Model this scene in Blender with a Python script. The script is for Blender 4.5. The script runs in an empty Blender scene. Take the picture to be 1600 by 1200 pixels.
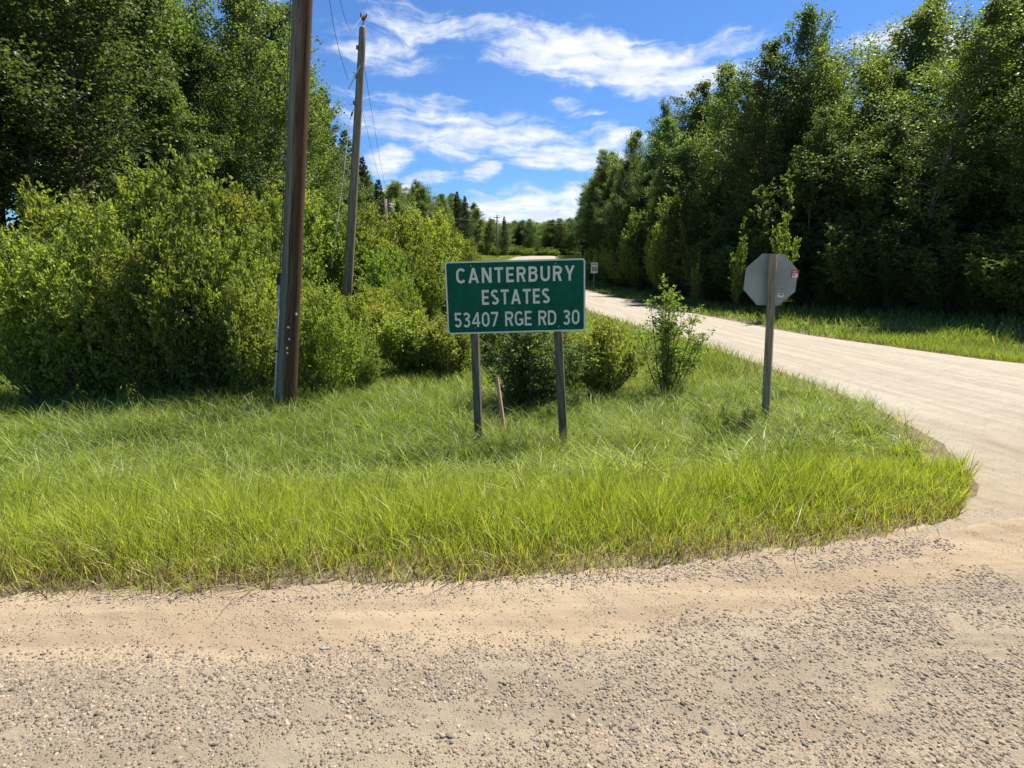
import bpy, math, random
import numpy as np
from mathutils import Vector, Matrix, Euler

R = math.radians
C = bpy.context.scene.collection
rng = np.random.default_rng(11)
random.seed(11)

# ------------------------------------------------------------------ camera, sky, sun, exposure
PITCH = R(11.5); F = 902.0; EYE = 1.6
cam_d = bpy.data.cameras.new('camera'); cam = bpy.data.objects.new('camera', cam_d); C.objects.link(cam)
cam.location = (0, 0, EYE); cam.rotation_euler = (math.pi/2 - PITCH, 0, 0)
cam_d.sensor_width = 36; cam_d.lens = F/1600*36; cam_d.clip_start = 0.05; cam_d.clip_end = 3000
sc = bpy.context.scene; sc.camera = cam
sc.view_settings.view_transform = 'Standard'
sc.view_settings.look = 'None'; sc.view_settings.gamma = 1; sc.view_settings.use_curve_mapping = False
sc.view_settings.exposure = 1.12
SUN_AZ, SUN_EL = R(45), R(58)
sun_dir = Vector((math.sin(SUN_AZ)*math.cos(SUN_EL), math.cos(SUN_AZ)*math.cos(SUN_EL), math.sin(SUN_EL)))
sd = bpy.data.lights.new('sun', 'SUN'); sd.energy = 4.5; sd.angle = R(0.53); sd.color = (1.0, 0.95, 0.86)
so = bpy.data.objects.new('sun', sd); C.objects.link(so); so.location = (20, 20, 40)
so.rotation_euler = sun_dir.to_track_quat('Z', 'Y').to_euler()
sc.cycles.max_bounces = 8; sc.cycles.diffuse_bounces = 5; sc.cycles.transmission_bounces = 6
sc.cycles.transparent_max_bounces = 4; sc.cycles.use_denoising = True

def ray(px, py):
    d = Vector((px-800, F*math.cos(PITCH)+(600-py)*math.sin(PITCH), -F*math.sin(PITCH)+(600-py)*math.cos(PITCH)))
    return d
def at(px, py, y):                      # the point in depth y that the photograph shows at (px, py)
    d = ray(px, py); return Vector((d.x*y/d.y, y, EYE+d.z*y/d.y))
def onz(px, py, z=0.0):
    d = ray(px, py); k = (z-EYE)/d.z; return Vector((d.x*k, d.y*k, z))
def gx(px, y, z=-0.5):
    return (px-800)/F*(y*math.cos(PITCH)+(EYE-z)*math.sin(PITCH))

class NT:
    def __init__(s, tree): s.t = tree; s.n = tree.nodes; s.n.clear()
    def add(s, typ, **kw):
        nd = s.n.new(typ)
        for k, v in kw.items():
            if k.startswith('i_'):
                key = k[2:]; key = int(key) if key.isdigit() else key.replace('_', ' ')
                s.put(nd.inputs[key], v)
            else: setattr(nd, k, v)
        return nd
    def put(s, sock, v):
        if isinstance(v, bpy.types.NodeSocket): s.t.links.new(v, sock)
        elif isinstance(v, bpy.types.Node): s.t.links.new(v.outputs[0], sock)
        else: sock.default_value = v
    def math(s, op, a, b=0.0, c=0.0, clamp=False):
        nd = s.n.new('ShaderNodeMath'); nd.operation = op; nd.use_clamp = clamp
        s.put(nd.inputs[0], a); s.put(nd.inputs[1], b); s.put(nd.inputs[2], c); return nd.outputs[0]
    def vmath(s, op, a, b=(0, 0, 0), scale=None):
        nd = s.n.new('ShaderNodeVectorMath'); nd.operation = op
        s.put(nd.inputs[0], a)
        if scale is None: s.put(nd.inputs[1], b)
        else: s.put(nd.inputs['Scale'], scale)
        return nd.outputs['Value'] if op == 'LENGTH' else nd.outputs[0]
    def mix(s, f, a, b, blend='MIX'):
        nd = s.n.new('ShaderNodeMix'); nd.data_type = 'RGBA'; nd.blend_type = blend
        s.put(nd.inputs[0], f); s.put(nd.inputs[6], a); s.put(nd.inputs[7], b); return nd.outputs[2]
    def mapr(s, v, a, b, c=0.0, d=1.0, smooth=True):
        nd = s.n.new('ShaderNodeMapRange'); nd.interpolation_type = 'SMOOTHSTEP' if smooth else 'LINEAR'
        s.put(nd.inputs[0], v); nd.inputs[1].default_value = a; nd.inputs[2].default_value = b
        nd.inputs[3].default_value = c; nd.inputs[4].default_value = d; return nd.outputs[0]
    def noise(s, vec, scale, detail=4, rough=0.55, dist=0.0):
        nd = s.add('ShaderNodeTexNoise'); s.put(nd.inputs['Vector'], vec)
        nd.inputs['Scale'].default_value = scale; nd.inputs['Detail'].default_value = detail
        nd.inputs['Roughness'].default_value = rough; nd.inputs['Distortion'].default_value = dist
        return nd.outputs[0]

# world: Nishita sky with a few real cloud streaks set by direction
world = bpy.data.worlds.new('World'); sc.world = world; world.use_nodes = True
w = NT(world.node_tree)
sky = w.add('ShaderNodeTexSky', sky_type='NISHITA', sun_disc=False, sun_elevation=SUN_EL, sun_rotation=SUN_AZ,
            altitude=600, air_density=1.0, dust_density=0.4, ozone_density=2.0)
tc = w.add('ShaderNodeTexCoord').outputs['Generated']
sep = w.add('ShaderNodeSeparateXYZ'); w.put(sep.inputs[0], tc)
az = w.math('ARCTAN2', sep.outputs[0], sep.outputs[1]); el = w.math('ARCSINE', sep.outputs[2])
com = w.add('ShaderNodeCombineXYZ'); w.put(com.inputs[0], az); w.put(com.inputs[1], el)
ae = com.outputs[0]
wn = w.add('ShaderNodeTexNoise'); w.put(wn.inputs['Vector'], ae); wn.inputs['Scale'].default_value = 7; wn.inputs['Detail'].default_value = 5
warp = w.vmath('SCALE', w.vmath('SUBTRACT', wn.outputs['Color'], (0.5, 0.5, 0.5)), scale=0.075)
aew = w.vmath('ADD', ae, warp)
CL = [  # px, py, half width, half height, slope (down to the right), weight
    (945, 92, 190, 33, .17, 1.05), (850, 75, 80, 18, .15, .55), (700, 46, 130, 20, .14, .62), (775, 100, 60, 8, .04, .5),
    (585, 72, 75, 26, .12, .68), (1135, 72, 60, 16, 0, .7), (985, 52, 32, 14, .1, .4),
    (640, 185, 110, 26, .12, .72), (770, 210, 190, 26, .12, .85), (700, 222, 150, 24, .12, .75), (860, 250, 130, 18, .14, .9), (925, 212, 70, 16, .1, .7),
    (605, 255, 28, 20, 0, .9), (675, 283, 44, 11, -.05, .8), (752, 276, 26, 12, -.3, .75), (690, 155, 44, 9, .06, .5),
    (886, 158, 24, 7, .1, .6), (910, 174, 24, 5, .1, .45), (830, 326, 110, 24, 0, 1.0), (625, 300, 36, 13, 0, .95), (900, 294, 34, 9, .05, .65),
    (720, 338, 130, 14, 0, .8),
    (1500, 60, 160, 30, .1, .9), (1420, 230, 120, 26, .1, .8), (150, 90, 170, 40, -.1, .9), (60, 260, 120, 30, 0, .8), (200, -120, 240, 50, .1, .9), (1000, -190, 240, 46, .1, .9)]
dens = None
for (px, py, hw, hh, sl, wt) in CL:
    d = ray(px, py).normalized()
    a0, e0 = math.atan2(d.x, d.y), math.asin(d.z)
    k = math.cos(math.atan((px-800)/F)); vk = 1/(F/k)
    rel = w.vmath('SUBTRACT', aew, (a0, e0, 0))
    rot = w.add('ShaderNodeVectorRotate', rotation_type='Z_AXIS'); w.put(rot.inputs['Vector'], rel); rot.inputs['Angle'].default_value = math.atan(sl)
    ln = w.vmath('LENGTH', w.vmath('MULTIPLY', rot.outputs[0], (1/(hw*vk*k*1.3), 1/(hh*vk*1.3), 0)))
    v = w.mapr(ln, 1.35, 0.25, 0, wt)
    dens = v if dens is None else w.math('MAXIMUM', dens, v)
mp = w.add('ShaderNodeMapping'); w.put(mp.inputs[0], aew); mp.inputs['Rotation'].default_value = (0, 0, R(9)); mp.inputs['Scale'].default_value = (5.5, 25, 1)
n1 = w.noise(mp.outputs[0], 1.6, 9, 0.62, 0.6)
n2 = w.noise(ae, 34, 6, 0.6, 0.3)
cd = w.math('ADD', dens, w.math('MULTIPLY', w.math('SUBTRACT', n1, 0.5), 2.6))
cd = w.math('ADD', cd, w.math('MULTIPLY', w.math('SUBTRACT', n2, 0.5), 0.9))
gate = w.mapr(dens, 0.0, 0.45)
alpha = w.math('MULTIPLY', w.mapr(cd, 0.12, 1.22), gate)
mp3 = w.add('ShaderNodeMapping'); w.put(mp3.inputs[0], ae); mp3.inputs['Rotation'].default_value = (0, 0, R(8)); mp3.inputs['Scale'].default_value = (6, 30, 1)
shade = w.mapr(w.noise(mp3.outputs[0], 2.2, 6, 0.6, 0.5), 0.3, 0.7, 0.0, 1.0)
cloud = w.mix(shade, (3.5, 3.9, 4.5, 1), (5.0, 5.1, 5.2, 1))
blue = w.mix(1.0, sky.outputs[0], (0.30, 0.47, 0.69, 1), 'MULTIPLY')
low = w.mapr(el, 0.0, 0.16, 0.55, 0.0)     # thin bright air towards the horizon
col = w.mix(alpha, blue, cloud)
bg = w.add('ShaderNodeBackground'); w.put(bg.inputs[0], col); bg.inputs[1].default_value = 0.10
wo = w.add('ShaderNodeOutputWorld'); w.put(wo.inputs[0], bg.outputs[0])

# ------------------------------------------------------------------ materials
def material(name):
    m = bpy.data.materials.new(name); m.use_nodes = True
    return m, NT(m.node_tree)
def finish(m, t, shader, bump=None):
    o = t.add('ShaderNodeOutputMaterial'); t.put(o.inputs[0], shader); return m
def pbsdf(t, color, rough=0.8, spec=0.3, metal=0.0, bump=None, strength=0.3, dist=0.02):
    b = t.add('ShaderNodeBsdfPrincipled'); t.put(b.inputs['Base Color'], color); t.put(b.inputs['Roughness'], rough)
    b.inputs['Specular IOR Level'].default_value = spec; b.inputs['Metallic'].default_value = metal
    if bump is not None:
        bp = t.add('ShaderNodeBump'); bp.inputs['Strength'].default_value = strength; bp.inputs['Distance'].default_value = dist
        t.put(bp.inputs['Height'], bump); t.put(b.inputs['Normal'], bp.outputs[0])
    return b.outputs[0]
def foliage_mat(name, trans=0.50, spec=0.30, rough=0.48, tboost=(1.35, 1.40, 0.55), objvar=0.22):
    m, t = material(name)
    a = t.add('ShaderNodeAttribute', attribute_name='col').outputs['Color']
    oi = t.add('ShaderNodeObjectInfo').outputs['Random']
    hsv = t.add('ShaderNodeHueSaturation'); t.put(hsv.inputs['Color'], a)
    t.put(hsv.inputs['Hue'], t.mapr(oi, 0, 1, 0.5-0.018, 0.5+0.014, False))
    t.put(hsv.inputs['Value'], t.mapr(t.math('FRACT', t.math('MULTIPLY', oi, 7.31)), 0, 1, 1-objvar, 1+objvar, False))
    c = hsv.outputs[0]
    p = pbsdf(t, c, rough, spec)
    tr = t.add('ShaderNodeBsdfTranslucent'); t.put(tr.inputs[0], t.mix(1.0, c, (*tboost, 1), 'MULTIPLY'))
    mx = t.add('ShaderNodeMixShader'); mx.inputs[0].default_value = trans
    t.put(mx.inputs[1], p); t.put(mx.inputs[2], tr.outputs[0])
    return finish(m, t, mx.outputs[0])
M = {}
M['leaf'] = foliage_mat('leaf')
M['needle'] = foliage_mat('needle', trans=0.15, spec=0.2)
M['grass'] = foliage_mat('grass_blade', trans=0.42, spec=0.35, rough=0.42, tboost=(1.32, 1.32, 0.5), objvar=0.0)

def simple(name, base, var=0.25, scale=20, stretch=(1, 1, 1), rough=0.8, spec=0.25, metal=0, bump=0.3, dist=0.004, base2=None, detail=6):
    m, t = material(name)
    o = t.add('ShaderNodeTexCoord').outputs['Object']
    mp = t.add('ShaderNodeMapping'); t.put(mp.inputs[0], o); mp.inputs['Scale'].default_value = stretch
    n = t.noise(mp.outputs[0], scale, detail, 0.6)
    b2 = base2 or tuple(c*(1-var) for c in base)
    c = t.mix(t.mapr(n, 0.32, 0.68), (*b2, 1), (*[min(1, v*(1+var*0.6)) for v in base], 1))
    return finish(m, t, pbsdf(t, c, rough, spec, metal, n, bump, dist))
M['bark_aspen'] = simple('bark_pale', (0.30, 0.29, 0.23), 0.5, 9, (1, 1, .35), base2=(0.10, 0.09, 0.07), dist=.01)
M['bark_dark'] = simple('bark_dark', (0.11, 0.085, 0.06), 0.4, 14, (1, 1, .3), dist=.01)
M['twig'] = simple('shrub_stem', (0.13, 0.10, 0.07), 0.4, 20, (1, 1, .3))

def ground_mat():
    m, t = material('soil_under_grass')
    g = t.add('ShaderNodeNewGeometry').outputs['Position']
    n = t.noise(g, 1.3, 8, 0.65); n2 = t.noise(g, 30, 6, 0.7)
    c = t.mix(t.mapr(n, 0.3, 0.7), (0.065, 0.095, 0.022, 1), (0.13, 0.16, 0.040, 1))
    c = t.mix(t.mapr(n2, 0.45, 0.75), c, (0.14, 0.115, 0.06, 1))
    so_ = t.add('ShaderNodeAttribute', attribute_name='col').outputs['Color']
    dry = t.mix(t.mapr(n2, 0.3, 0.7), (0.12, 0.09, 0.055, 1), (0.27, 0.21, 0.135, 1))
    c = t.mix(so_, c, dry)
    return finish(m, t, pbsdf(t, c, 0.95, 0.1, bump=n2, strength=0.8, dist=0.03))
M['ground'] = ground_mat()

def road_mat(name, side=False):
    m, t = material(name)
    g = t.add('ShaderNodeNewGeometry').outputs['Position']
    mp = t.add('ShaderNodeMapping'); t.put(mp.inputs[0], g)
    mp.inputs['Rotation'].default_value = (0, 0, R(-9) if not side else R(4)); mp.inputs['Scale'].default_value = (0.35, 3.2, 1) if not side else (2.0, .10, 1)
    tracks = t.noise(mp.outputs[0], 1.7, 5, 0.6, 0.4)
    big = t.noise(g, 2.2, 6, 0.6)
    fine = t.noise(g, 170, 5, 0.75)
    mid = t.noise(g, 45, 6, 0.7)
    c = t.mix(t.mapr(tracks, 0.35, 0.65), (0.24, 0.19, 0.13, 1), (0.36, 0.285, 0.19, 1))
    c = t.mix(t.mapr(big, 0.35, 0.7, 0, 0.6), c, (0.33, 0.275, 0.20, 1))
    c = t.mix(t.mapr(fine, 0.48, 0.66, 0, 0.75), c, (0.17, 0.14, 0.10, 1))
    c = t.mix(t.mapr(mid, 0.50, 0.68, 0, 0.55), c, (0.22, 0.185, 0.14, 1))
    vo = t.add('ShaderNodeTexVoronoi'); t.put(vo.inputs['Vector'], g); vo.inputs['Scale'].default_value = 95
    peb = t.mapr(vo.outputs['Distance'], 0.05, 0.42, 1, 0)
    sel = t.mapr(t.math('ADD', t.noise(g, 6, 4, .6), t.math('MULTIPLY', t.math('SUBTRACT', vo.outputs['Color'], 0.5), 0.35)), 0.48, 0.6)
    peb = t.math('MULTIPLY', peb, sel)
    c = t.mix(t.math('MULTIPLY', peb, 0.45), c, t.mix(vo.outputs['Color'], (0.14, 0.13, 0.11, 1), (0.42, 0.38, 0.33, 1)))
    if not side:
        sa = t.add('ShaderNodeAttribute', attribute_name='col').outputs['Color']
        c = t.mix(t.math('MULTIPLY', sa, 0.62), c, t.mix(t.mapr(tracks, .35, .65), (0.34, 0.245, 0.15, 1), (0.435, 0.325, 0.20, 1)))
    if side:
        sp_ = t.add('ShaderNodeSeparateXYZ'); t.put(sp_.inputs[0], g)
        yy = t.mapr(t.math('ADD', sp_.outputs[1], t.math('MULTIPLY', big, 3.0)), 4.5, 9.5)
        st_ = t.mapr(tracks, 0.38, 0.62)
        pale = t.mix(st_, (0.355, 0.31, 0.245, 1), (0.405, 0.36, 0.29, 1))
        c = t.mix(t.math('MULTIPLY', yy, 0.75), c, pale)
    h = t.math('ADD', t.math('MULTIPLY', fine, 0.35), t.math('ADD', t.math('MULTIPLY', mid, 0.5), t.math('MULTIPLY', peb, 0.9)))
    return finish(m, t, pbsdf(t, c, 0.95, 0.12, bump=h, strength=1.0, dist=0.011))
M['road'] = road_mat('dusty_gravel'); M['side'] = road_mat('pale_gravel', True)
def stone_mat():
    m, t = material('gravel_stone')
    a = t.add('ShaderNodeAttribute', attribute_name='col').outputs['Color']
    g = t.add('ShaderNodeNewGeometry').outputs['Position']
    n = t.noise(g, 260, 4, 0.7)
    c = t.mix(t.mapr(n, 0.3, 0.7), t.mix(0.35, a, (0.1, 0.09, 0.08, 1)), a)
    return finish(m, t, pbsdf(t, c, 0.8, 0.3, bump=n, strength=0.4, dist=0.002))
M['stone'] = stone_mat()
def pole_mat(name, grey, brown, dark):
    m, t = material(name)
    o = t.add('ShaderNodeTexCoord').outputs['Object']
    mp = t.add('ShaderNodeMapping'); t.put(mp.inputs[0], o); mp.inputs['Scale'].default_value = (9, 9, 0.35)
    n = t.noise(mp.outputs[0], 2.0, 8, 0.65)
    mp2 = t.add('ShaderNodeMapping'); t.put(mp2.inputs[0], o); mp2.inputs['Scale'].default_value = (60, 60, 1.1)
    crack = t.noise(mp2.outputs[0], 1.2, 6, 0.7)
    sx = t.add('ShaderNodeSeparateXYZ'); t.put(sx.inputs[0], o)
    side = t.mapr(t.math('ADD', t.math('MULTIPLY', sx.outputs[0], 5.0), t.math('SUBTRACT', n, 0.5)), -0.25, 0.35)   # grey towards one side, brown towards the other
    c = t.mix(side, (*grey, 1), (*brown, 1))
    c = t.mix(t.mapr(crack, 0.50, 0.62), c, (*dark, 1))
    c = t.mix(t.mapr(n, 0.3, 0.7, 0, 0.3), c, (*dark, 1))
    return finish(m, t, pbsdf(t, c, 0.85, 0.2, bump=crack, strength=0.7, dist=0.01))
M['pole'] = pole_mat('weathered_pole', (0.23, 0.215, 0.165), (0.120, 0.070, 0.034), (0.035, 0.022, 0.013))
M['pole2'] = pole_mat('grey_pole', (0.40, 0.35, 0.27), (0.33, 0.245, 0.16), (0.13, 0.10, 0.07))
M['post'] = simple('weathered_post', (0.16, 0.14, 0.10), 0.4, 7, (8, 8, .6), base2=(0.075, 0.065, 0.045), dist=.003)
M['stop_post'] = simple('grey_brown_post', (0.31, 0.25, 0.165), 0.35, 7, (8, 8, .5), base2=(0.18, 0.14, 0.09), dist=.003)
M['stake'] = simple('pink_stake', (0.50, 0.30, 0.22), 0.25, 12, (4, 4, .6))
M['sign_green'] = simple('sign_green', (0.003, 0.105, 0.058), 0.22, 6, rough=0.5, spec=0.12, bump=0.02, dist=.001)
M['sign_white'] = simple('sign_white', (0.76, 0.73, 0.60), 0.06, 5, rough=0.5, bump=0.02, dist=.001)
M['alu'] = simple('aluminium_back', (0.36, 0.36, 0.31), 0.16, 3, rough=0.6, spec=0.2, metal=0.0, bump=0.03, dist=.001)
M['bolt'] = simple('bolt_metal', (0.30, 0.33, 0.30), 0.1, 30, rough=0.5, metal=0.6)
M['red'] = simple('red_print', (0.50, 0.07, 0.045), 0.1, 30, rough=0.5, bump=0.02)
M['white'] = simple('white_print', (0.75, 0.75, 0.72), 0.05, 30, rough=0.5, bump=0.02)
M['black'] = simple('black_print', (0.02, 0.02, 0.022), 0.1, 30, rough=0.5, bump=0.02)
M['wire'] = simple('wire_metal', (0.16, 0.17, 0.19), 0.2, 30, rough=0.5, metal=0.3)
M['wire_light'] = simple('bright_wire', (0.65, 0.65, 0.62), 0.1, 30, rough=0.4, metal=0.3)
M['conduit'] = simple('grey_conduit', (0.50, 0.54, 0.53), 0.08, 10, rough=0.6, bump=.05)
M['porcelain'] = simple('brown_insulator', (0.28, 0.07, 0.05), 0.1, 30, rough=0.25, spec=0.6)
M['transformer'] = simple('grey_tank', (0.35, 0.37, 0.38), 0.1, 10, rough=0.5)
M['green_post'] = simple('green_post', (0.08, 0.15, 0.09), 0.2, 10)

# ------------------------------------------------------------------ mesh helpers
def mesh_np(name, V, Fc, mat, parent=None, col=None, smooth=False, link=True):
    V = np.asarray(V, dtype=np.float32).reshape(-1, 3); Fc = np.asarray(Fc, dtype=np.int32)
    k = Fc.shape[1]; me = bpy.data.meshes.new(name)
    me.vertices.add(len(V)); me.vertices.foreach_set('co', V.ravel())
    me.loops.add(Fc.size); me.loops.foreach_set('vertex_index', Fc.ravel())
    me.polygons.add(len(Fc)); me.polygons.foreach_set('loop_start', np.arange(0, Fc.size, k, dtype=np.int32))
    me.polygons.foreach_set('loop_total', np.full(len(Fc), k, dtype=np.int32))
    me.update(calc_edges=True)
    if smooth: me.polygons.foreach_set('use_smooth', np.ones(len(Fc), dtype=bool))
    if col is not None:
        a = me.color_attributes.new('col', 'FLOAT_COLOR', 'POINT')
        cc = np.ones((len(V), 4), dtype=np.float32); cc[:, :3] = col
        a.data.foreach_set('color', cc.ravel())
    me.materials.append(mat)
    ob = bpy.data.objects.new(name, me)
    if link: C.objects.link(ob)
    if parent: ob.parent = parent
    return ob
def tag(o, label=None, cat=None, group=None, kind=None):
    if label: o['label'] = label
    if cat: o['category'] = cat
    if group: o['group'] = group
    if kind: o['kind'] = kind
    return o
def empty(name, loc, rot=(0, 0, 0)):
    o = bpy.data.objects.new(name, None); C.objects.link(o); o.location = loc; o.rotation_euler = rot; o.empty_display_size = .2
    return o
class MB:
    def __init__(s): s.v = []; s.f = []
    def quads(s, V, Q):
        b = len(s.v); s.v += [tuple(p) for p in V]; s.f += [tuple(b+i for i in q) for q in Q]
    def box(s, c, h, rot=None, bev=0.0):
        mat = rot or Matrix.Identity(3); c = Vector(c); hx, hy, hz = h
        if bev:
            # chamfer the long (z) edges
            ring = [(hx, hy-bev), (hx-bev, hy), (-hx+bev, hy), (-hx, hy-bev), (-hx, -hy+bev), (-hx+bev, -hy), (hx-bev, -hy), (hx, -hy+bev)]
            V = [c+mat@Vector((x, y, z)) for z in (-hz, hz) for x, y in ring]; n = 8
            s.quads(V, [(i, (i+1) % n, n+(i+1) % n, n+i) for i in range(n)]+[tuple(range(n, 2*n)), tuple(range(n-1, -1, -1))]); return
        V = [c+mat@Vector((x*hx, y*hy, z*hz)) for z in (-1, 1) for x, y in ((-1, -1), (1, -1), (1, 1), (-1, 1))]
        s.quads(V, [(3, 2, 1, 0), (4, 5, 6, 7), (0, 1, 5, 4), (1, 2, 6, 5), (2, 3, 7, 6), (3, 0, 4, 7)])
    def tube(s, pts, rad, n=8, caps=True):
        pts = [Vector(p) for p in pts]; b = len(s.v)
        if not hasattr(rad, '__len__'): rad = [rad]*len(pts)
        up = None
        for i, p in enumerate(pts):
            d = (pts[min(i+1, len(pts)-1)]-pts[max(i-1, 0)]).normalized()
            if up is None: up = Vector((0, 1, 0)) if abs(d.y) < .9 else Vector((1, 0, 0))
            a = d.cross(up).normalized(); c = a.cross(d).normalized(); up = c
            for k in range(n):
                t = 2*math.pi*k/n; s.v.append(tuple(p+(a*math.cos(t)+c*math.sin(t))*rad[i]))
        for i in range(len(pts)-1):
            for k in range(n):
                s.f.append((b+i*n+k, b+i*n+(k+1) % n, b+(i+1)*n+(k+1) % n, b+(i+1)*n+k))
        if caps:
            s.f.append(tuple(b+k for k in range(n-1, -1, -1))); e = b+(len(pts)-1)*n; s.f.append(tuple(e+k for k in range(n)))
    def prism(s, outline, y0, y1):          # outline in x,z; thickness in y
        n = len(outline); V = [(x, y0, z) for x, z in outline]+[(x, y1, z) for x, z in outline]
        s.quads(V, [tuple(range(n)), tuple(range(2*n-1, n-1, -1))]+[(i, n+i, n+(i+1) % n, (i+1) % n) for i in range(n)])
    def build(s, name, mat, parent=None, smooth=False, loc=None, rot=None):
        me = bpy.data.meshes.new(name); me.from_pydata(s.v, [], s.f); me.update(); me.materials.append(mat)
        if smooth:
            me.polygons.foreach_set('use_smooth', [len(p.vertices) == 4 for p in me.polygons])
        o = bpy.data.objects.new(name, me); C.objects.link(o)
        if parent: o.parent = parent
        if loc: o.location = loc
        if rot: o.rotation_euler = rot
        return o

# ------------------------------------------------------------------ terrain
EP = [onz(px, py, 0) for px, py in ((350, 928), (600, 917), (900, 901), (1060, 886), (1250, 862))]
EX = np.array([-60, -12]+[p.x for p in EP]+[3.0, 5.0, 60]); EY = np.array([EP[0].y-1.5, EP[0].y-.35]+[p.y for p in EP]+[EP[-1].y+.42, EP[-1].y+.8, EP[-1].y+4.0])
def edge(x): return np.interp(x, EX, EY)
LY = [3.0, 3.5, 4.3, 5.5, 7.2, 9.0, 12, 16, 20, 27.6, 40, 50, 60, 80, 95, 130, 400]
LX = [1.9, 2.9, 3.6, 4.2, 4.6, 4.8, 4.9, 4.85, 4.6, 3.75, 2.9, 2.2, 1.0, -1.2, 2.0, 4.5, 30]
RY = [3.0, 5, 8, 12, 18, 26, 35, 45, 60, 80, 95, 130, 400]
RX = [19, 14.5, 11.5, 10, 9.3, 8.4, 7.6, 7.1, 6.6, 6.0, 7.0, 9, 38]
def xl(y): return np.interp(y, LY, LX)
def xr(y): return np.interp(y, RY, RX)
def rz(y): return np.interp(y, [0, 3, 9, 18, 45, 58, 66, 78, 88, 95, 102, 130, 200, 600], [0, 0, -.22, -.5, -.5, -.42, .2, 2.0, 3.0, 3.25, 3.1, 2.6, 3.0, 6])
def sst(a, b, x):
    t = np.clip((x-a)/(b-a), 0, 1); return t*t*(3-2*t)
def vnoise(x, y, s, seed=0):          # cheap value noise for density patches
    x = x*s+seed*17.3; y = y*s+seed*9.7
    xi, yi = np.floor(x), np.floor(y); fx, fy = x-xi, y-yi; fx = fx*fx*(3-2*fx); fy = fy*fy*(3-2*fy)
    h = lambda a, b: (np.sin(a*127.1+b*311.7+seed)*43758.5453) % 1
    return (h(xi, yi)*(1-fx)+h(xi+1, yi)*fx)*(1-fy)+(h(xi, yi+1)*(1-fx)+h(xi+1, yi+1)*fx)*fy
def wob(x, y):
    return (np.sin(x*1.7+.3*y)*.5+np.sin(y*1.3-.6*x+1.1)*.5+np.sin(x*3.7+1.9*y+2)*.3)*.05
def height(x, y):
    x = np.asarray(x, float); y = np.asarray(y, float)
    t = y-edge(x)
    base = -0.57*sst(0, 3.3, t)+0.07*sst(8, 12, t)+wob(x, y)*sst(0.6, 3, t)*np.where(t > 0, 1, 0)
    base = base+np.where(y > 55, rz(y)+.45, 0)*1.0
    d = np.maximum(np.maximum(xl(y)-x, x-xr(y)), 0)
    wgt = (1-sst(0.0, 2.6, d))*sst(-.2, .1, t)
    h = base*(1-wgt)+(rz(y)-.012)*wgt
    h = h+sst(0, 6, x-xr(y)-1.5)*.35*sst(1, 5, t)
    h = np.where(y < -7.5, -.5*sst(0, 3, -7.5-y), h)
    return h
def on_road(x, y, m=0.0):
    t = y-edge(x)
    return ((t < m) & (y > -8)) | ((x > xl(y)-m) & (x < xr(y)+m) & (t > -m))
def gz(x, y): return float(height(x, y))

def grid_axis(segs):
    out = []
    for a, b, st in segs: out += list(np.arange(a, b, st))
    return np.array(out+[segs[-1][1]])
xs = grid_axis([(-500, -100, 40), (-100, -30, 5), (-30, -8, .8), (-8, 8, .2), (8, 30, .8), (30, 100, 5), (100, 500, 40)])
ys = grid_axis([(-60, -10, 4), (-10, 1, .5), (1, 14, .2), (14, 60, .6), (60, 140, 2), (140, 800, 40)])
def sheet(name, X, Y, Z, mat, smooth=True, col=None):
    ny, nx = X.shape; V = np.stack([X, Y, Z], -1).reshape(-1, 3)
    i = np.arange(ny-1)[:, None]*nx+np.arange(nx-1)[None, :]
    Q = np.stack([i, i+1, i+nx+1, i+nx], -1).reshape(-1, 4)
    return mesh_np(name, V, Q, mat, smooth=smooth, col=col)
X, Y = np.meshgrid(xs, ys); Z = height(X, Y)
Z = Z-.03*np.maximum(sst(.02, .35, np.minimum(X-xl(Y), xr(Y)-X))*sst(-.1, .1, Y-edge(X)), sst(-.03, -.3, Y-edge(X))*(Y > -8))
soil = sst(1.3, .35, (Y-edge(X)))+sst(.5, .1, np.maximum(np.maximum(xl(Y)-X, X-xr(Y)), 0))
tag(sheet('ground', X, Y, Z, M['ground'], col=np.repeat(np.clip(soil, 0, 1).reshape(-1, 1), 3, 1)), kind='structure', label='grassy ground of the ditch, verges and forest floor')

# foreground road: fine sheet with wheel tracks and a low windrow along the grass
def road_relief(x, y):
    t = y-edge(x)
    a = 0.012*np.exp(-((t+.10)/.07)**2)*(.5+.5*np.sin(x*2.1+1))            # windrow
    a += -0.010*np.exp(-((t+.38)/.16)**2)+0.010*np.exp(-((t+.75)/.15)**2)-.006*np.exp(-((t+1.25)/.2)**2)
    a += 0.0022*np.sin(t*38+np.sin(x*1.3)*1.5)*np.exp(-((t+.45)/.35)**2)
    a += .003*np.sin(x*7+y*3)+.002*np.sin(x*17-y*11+2)+.0015*np.sin(x*31+y*37)
    return a*sst(0.02, -.06, t)
rx = grid_axis([(-60, -8, 2), (-8, -3, .1), (-3, 3.2, .02), (3.2, 8, .1), (8, 60, 2)])
rv = np.concatenate([np.linspace(0, .70, 14)[:-1], np.linspace(.70, .86, 12)[:-1], np.linspace(.86, 1.0, 90)])
X = np.repeat(rx[None, :], len(rv), 0); E = edge(X); Y = -8+(E+8)*rv[:, None]
EW = 0.03+0.018*np.sin(X*5.3)+.014*np.sin(X*13.1+1)+.012*np.sin(X*29+2)+.008*np.sin(X*61)
Y = Y+EW*sst(.9, 1, rv)[:, None]
T_ = Y-edge(X); sand = np.clip(sst(-.68, -.40, T_+.12*(vnoise(X, Y, 2.2, 7)-.5)), 0, 1)*(.75+.25*vnoise(X, Y, 3, 1))
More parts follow.
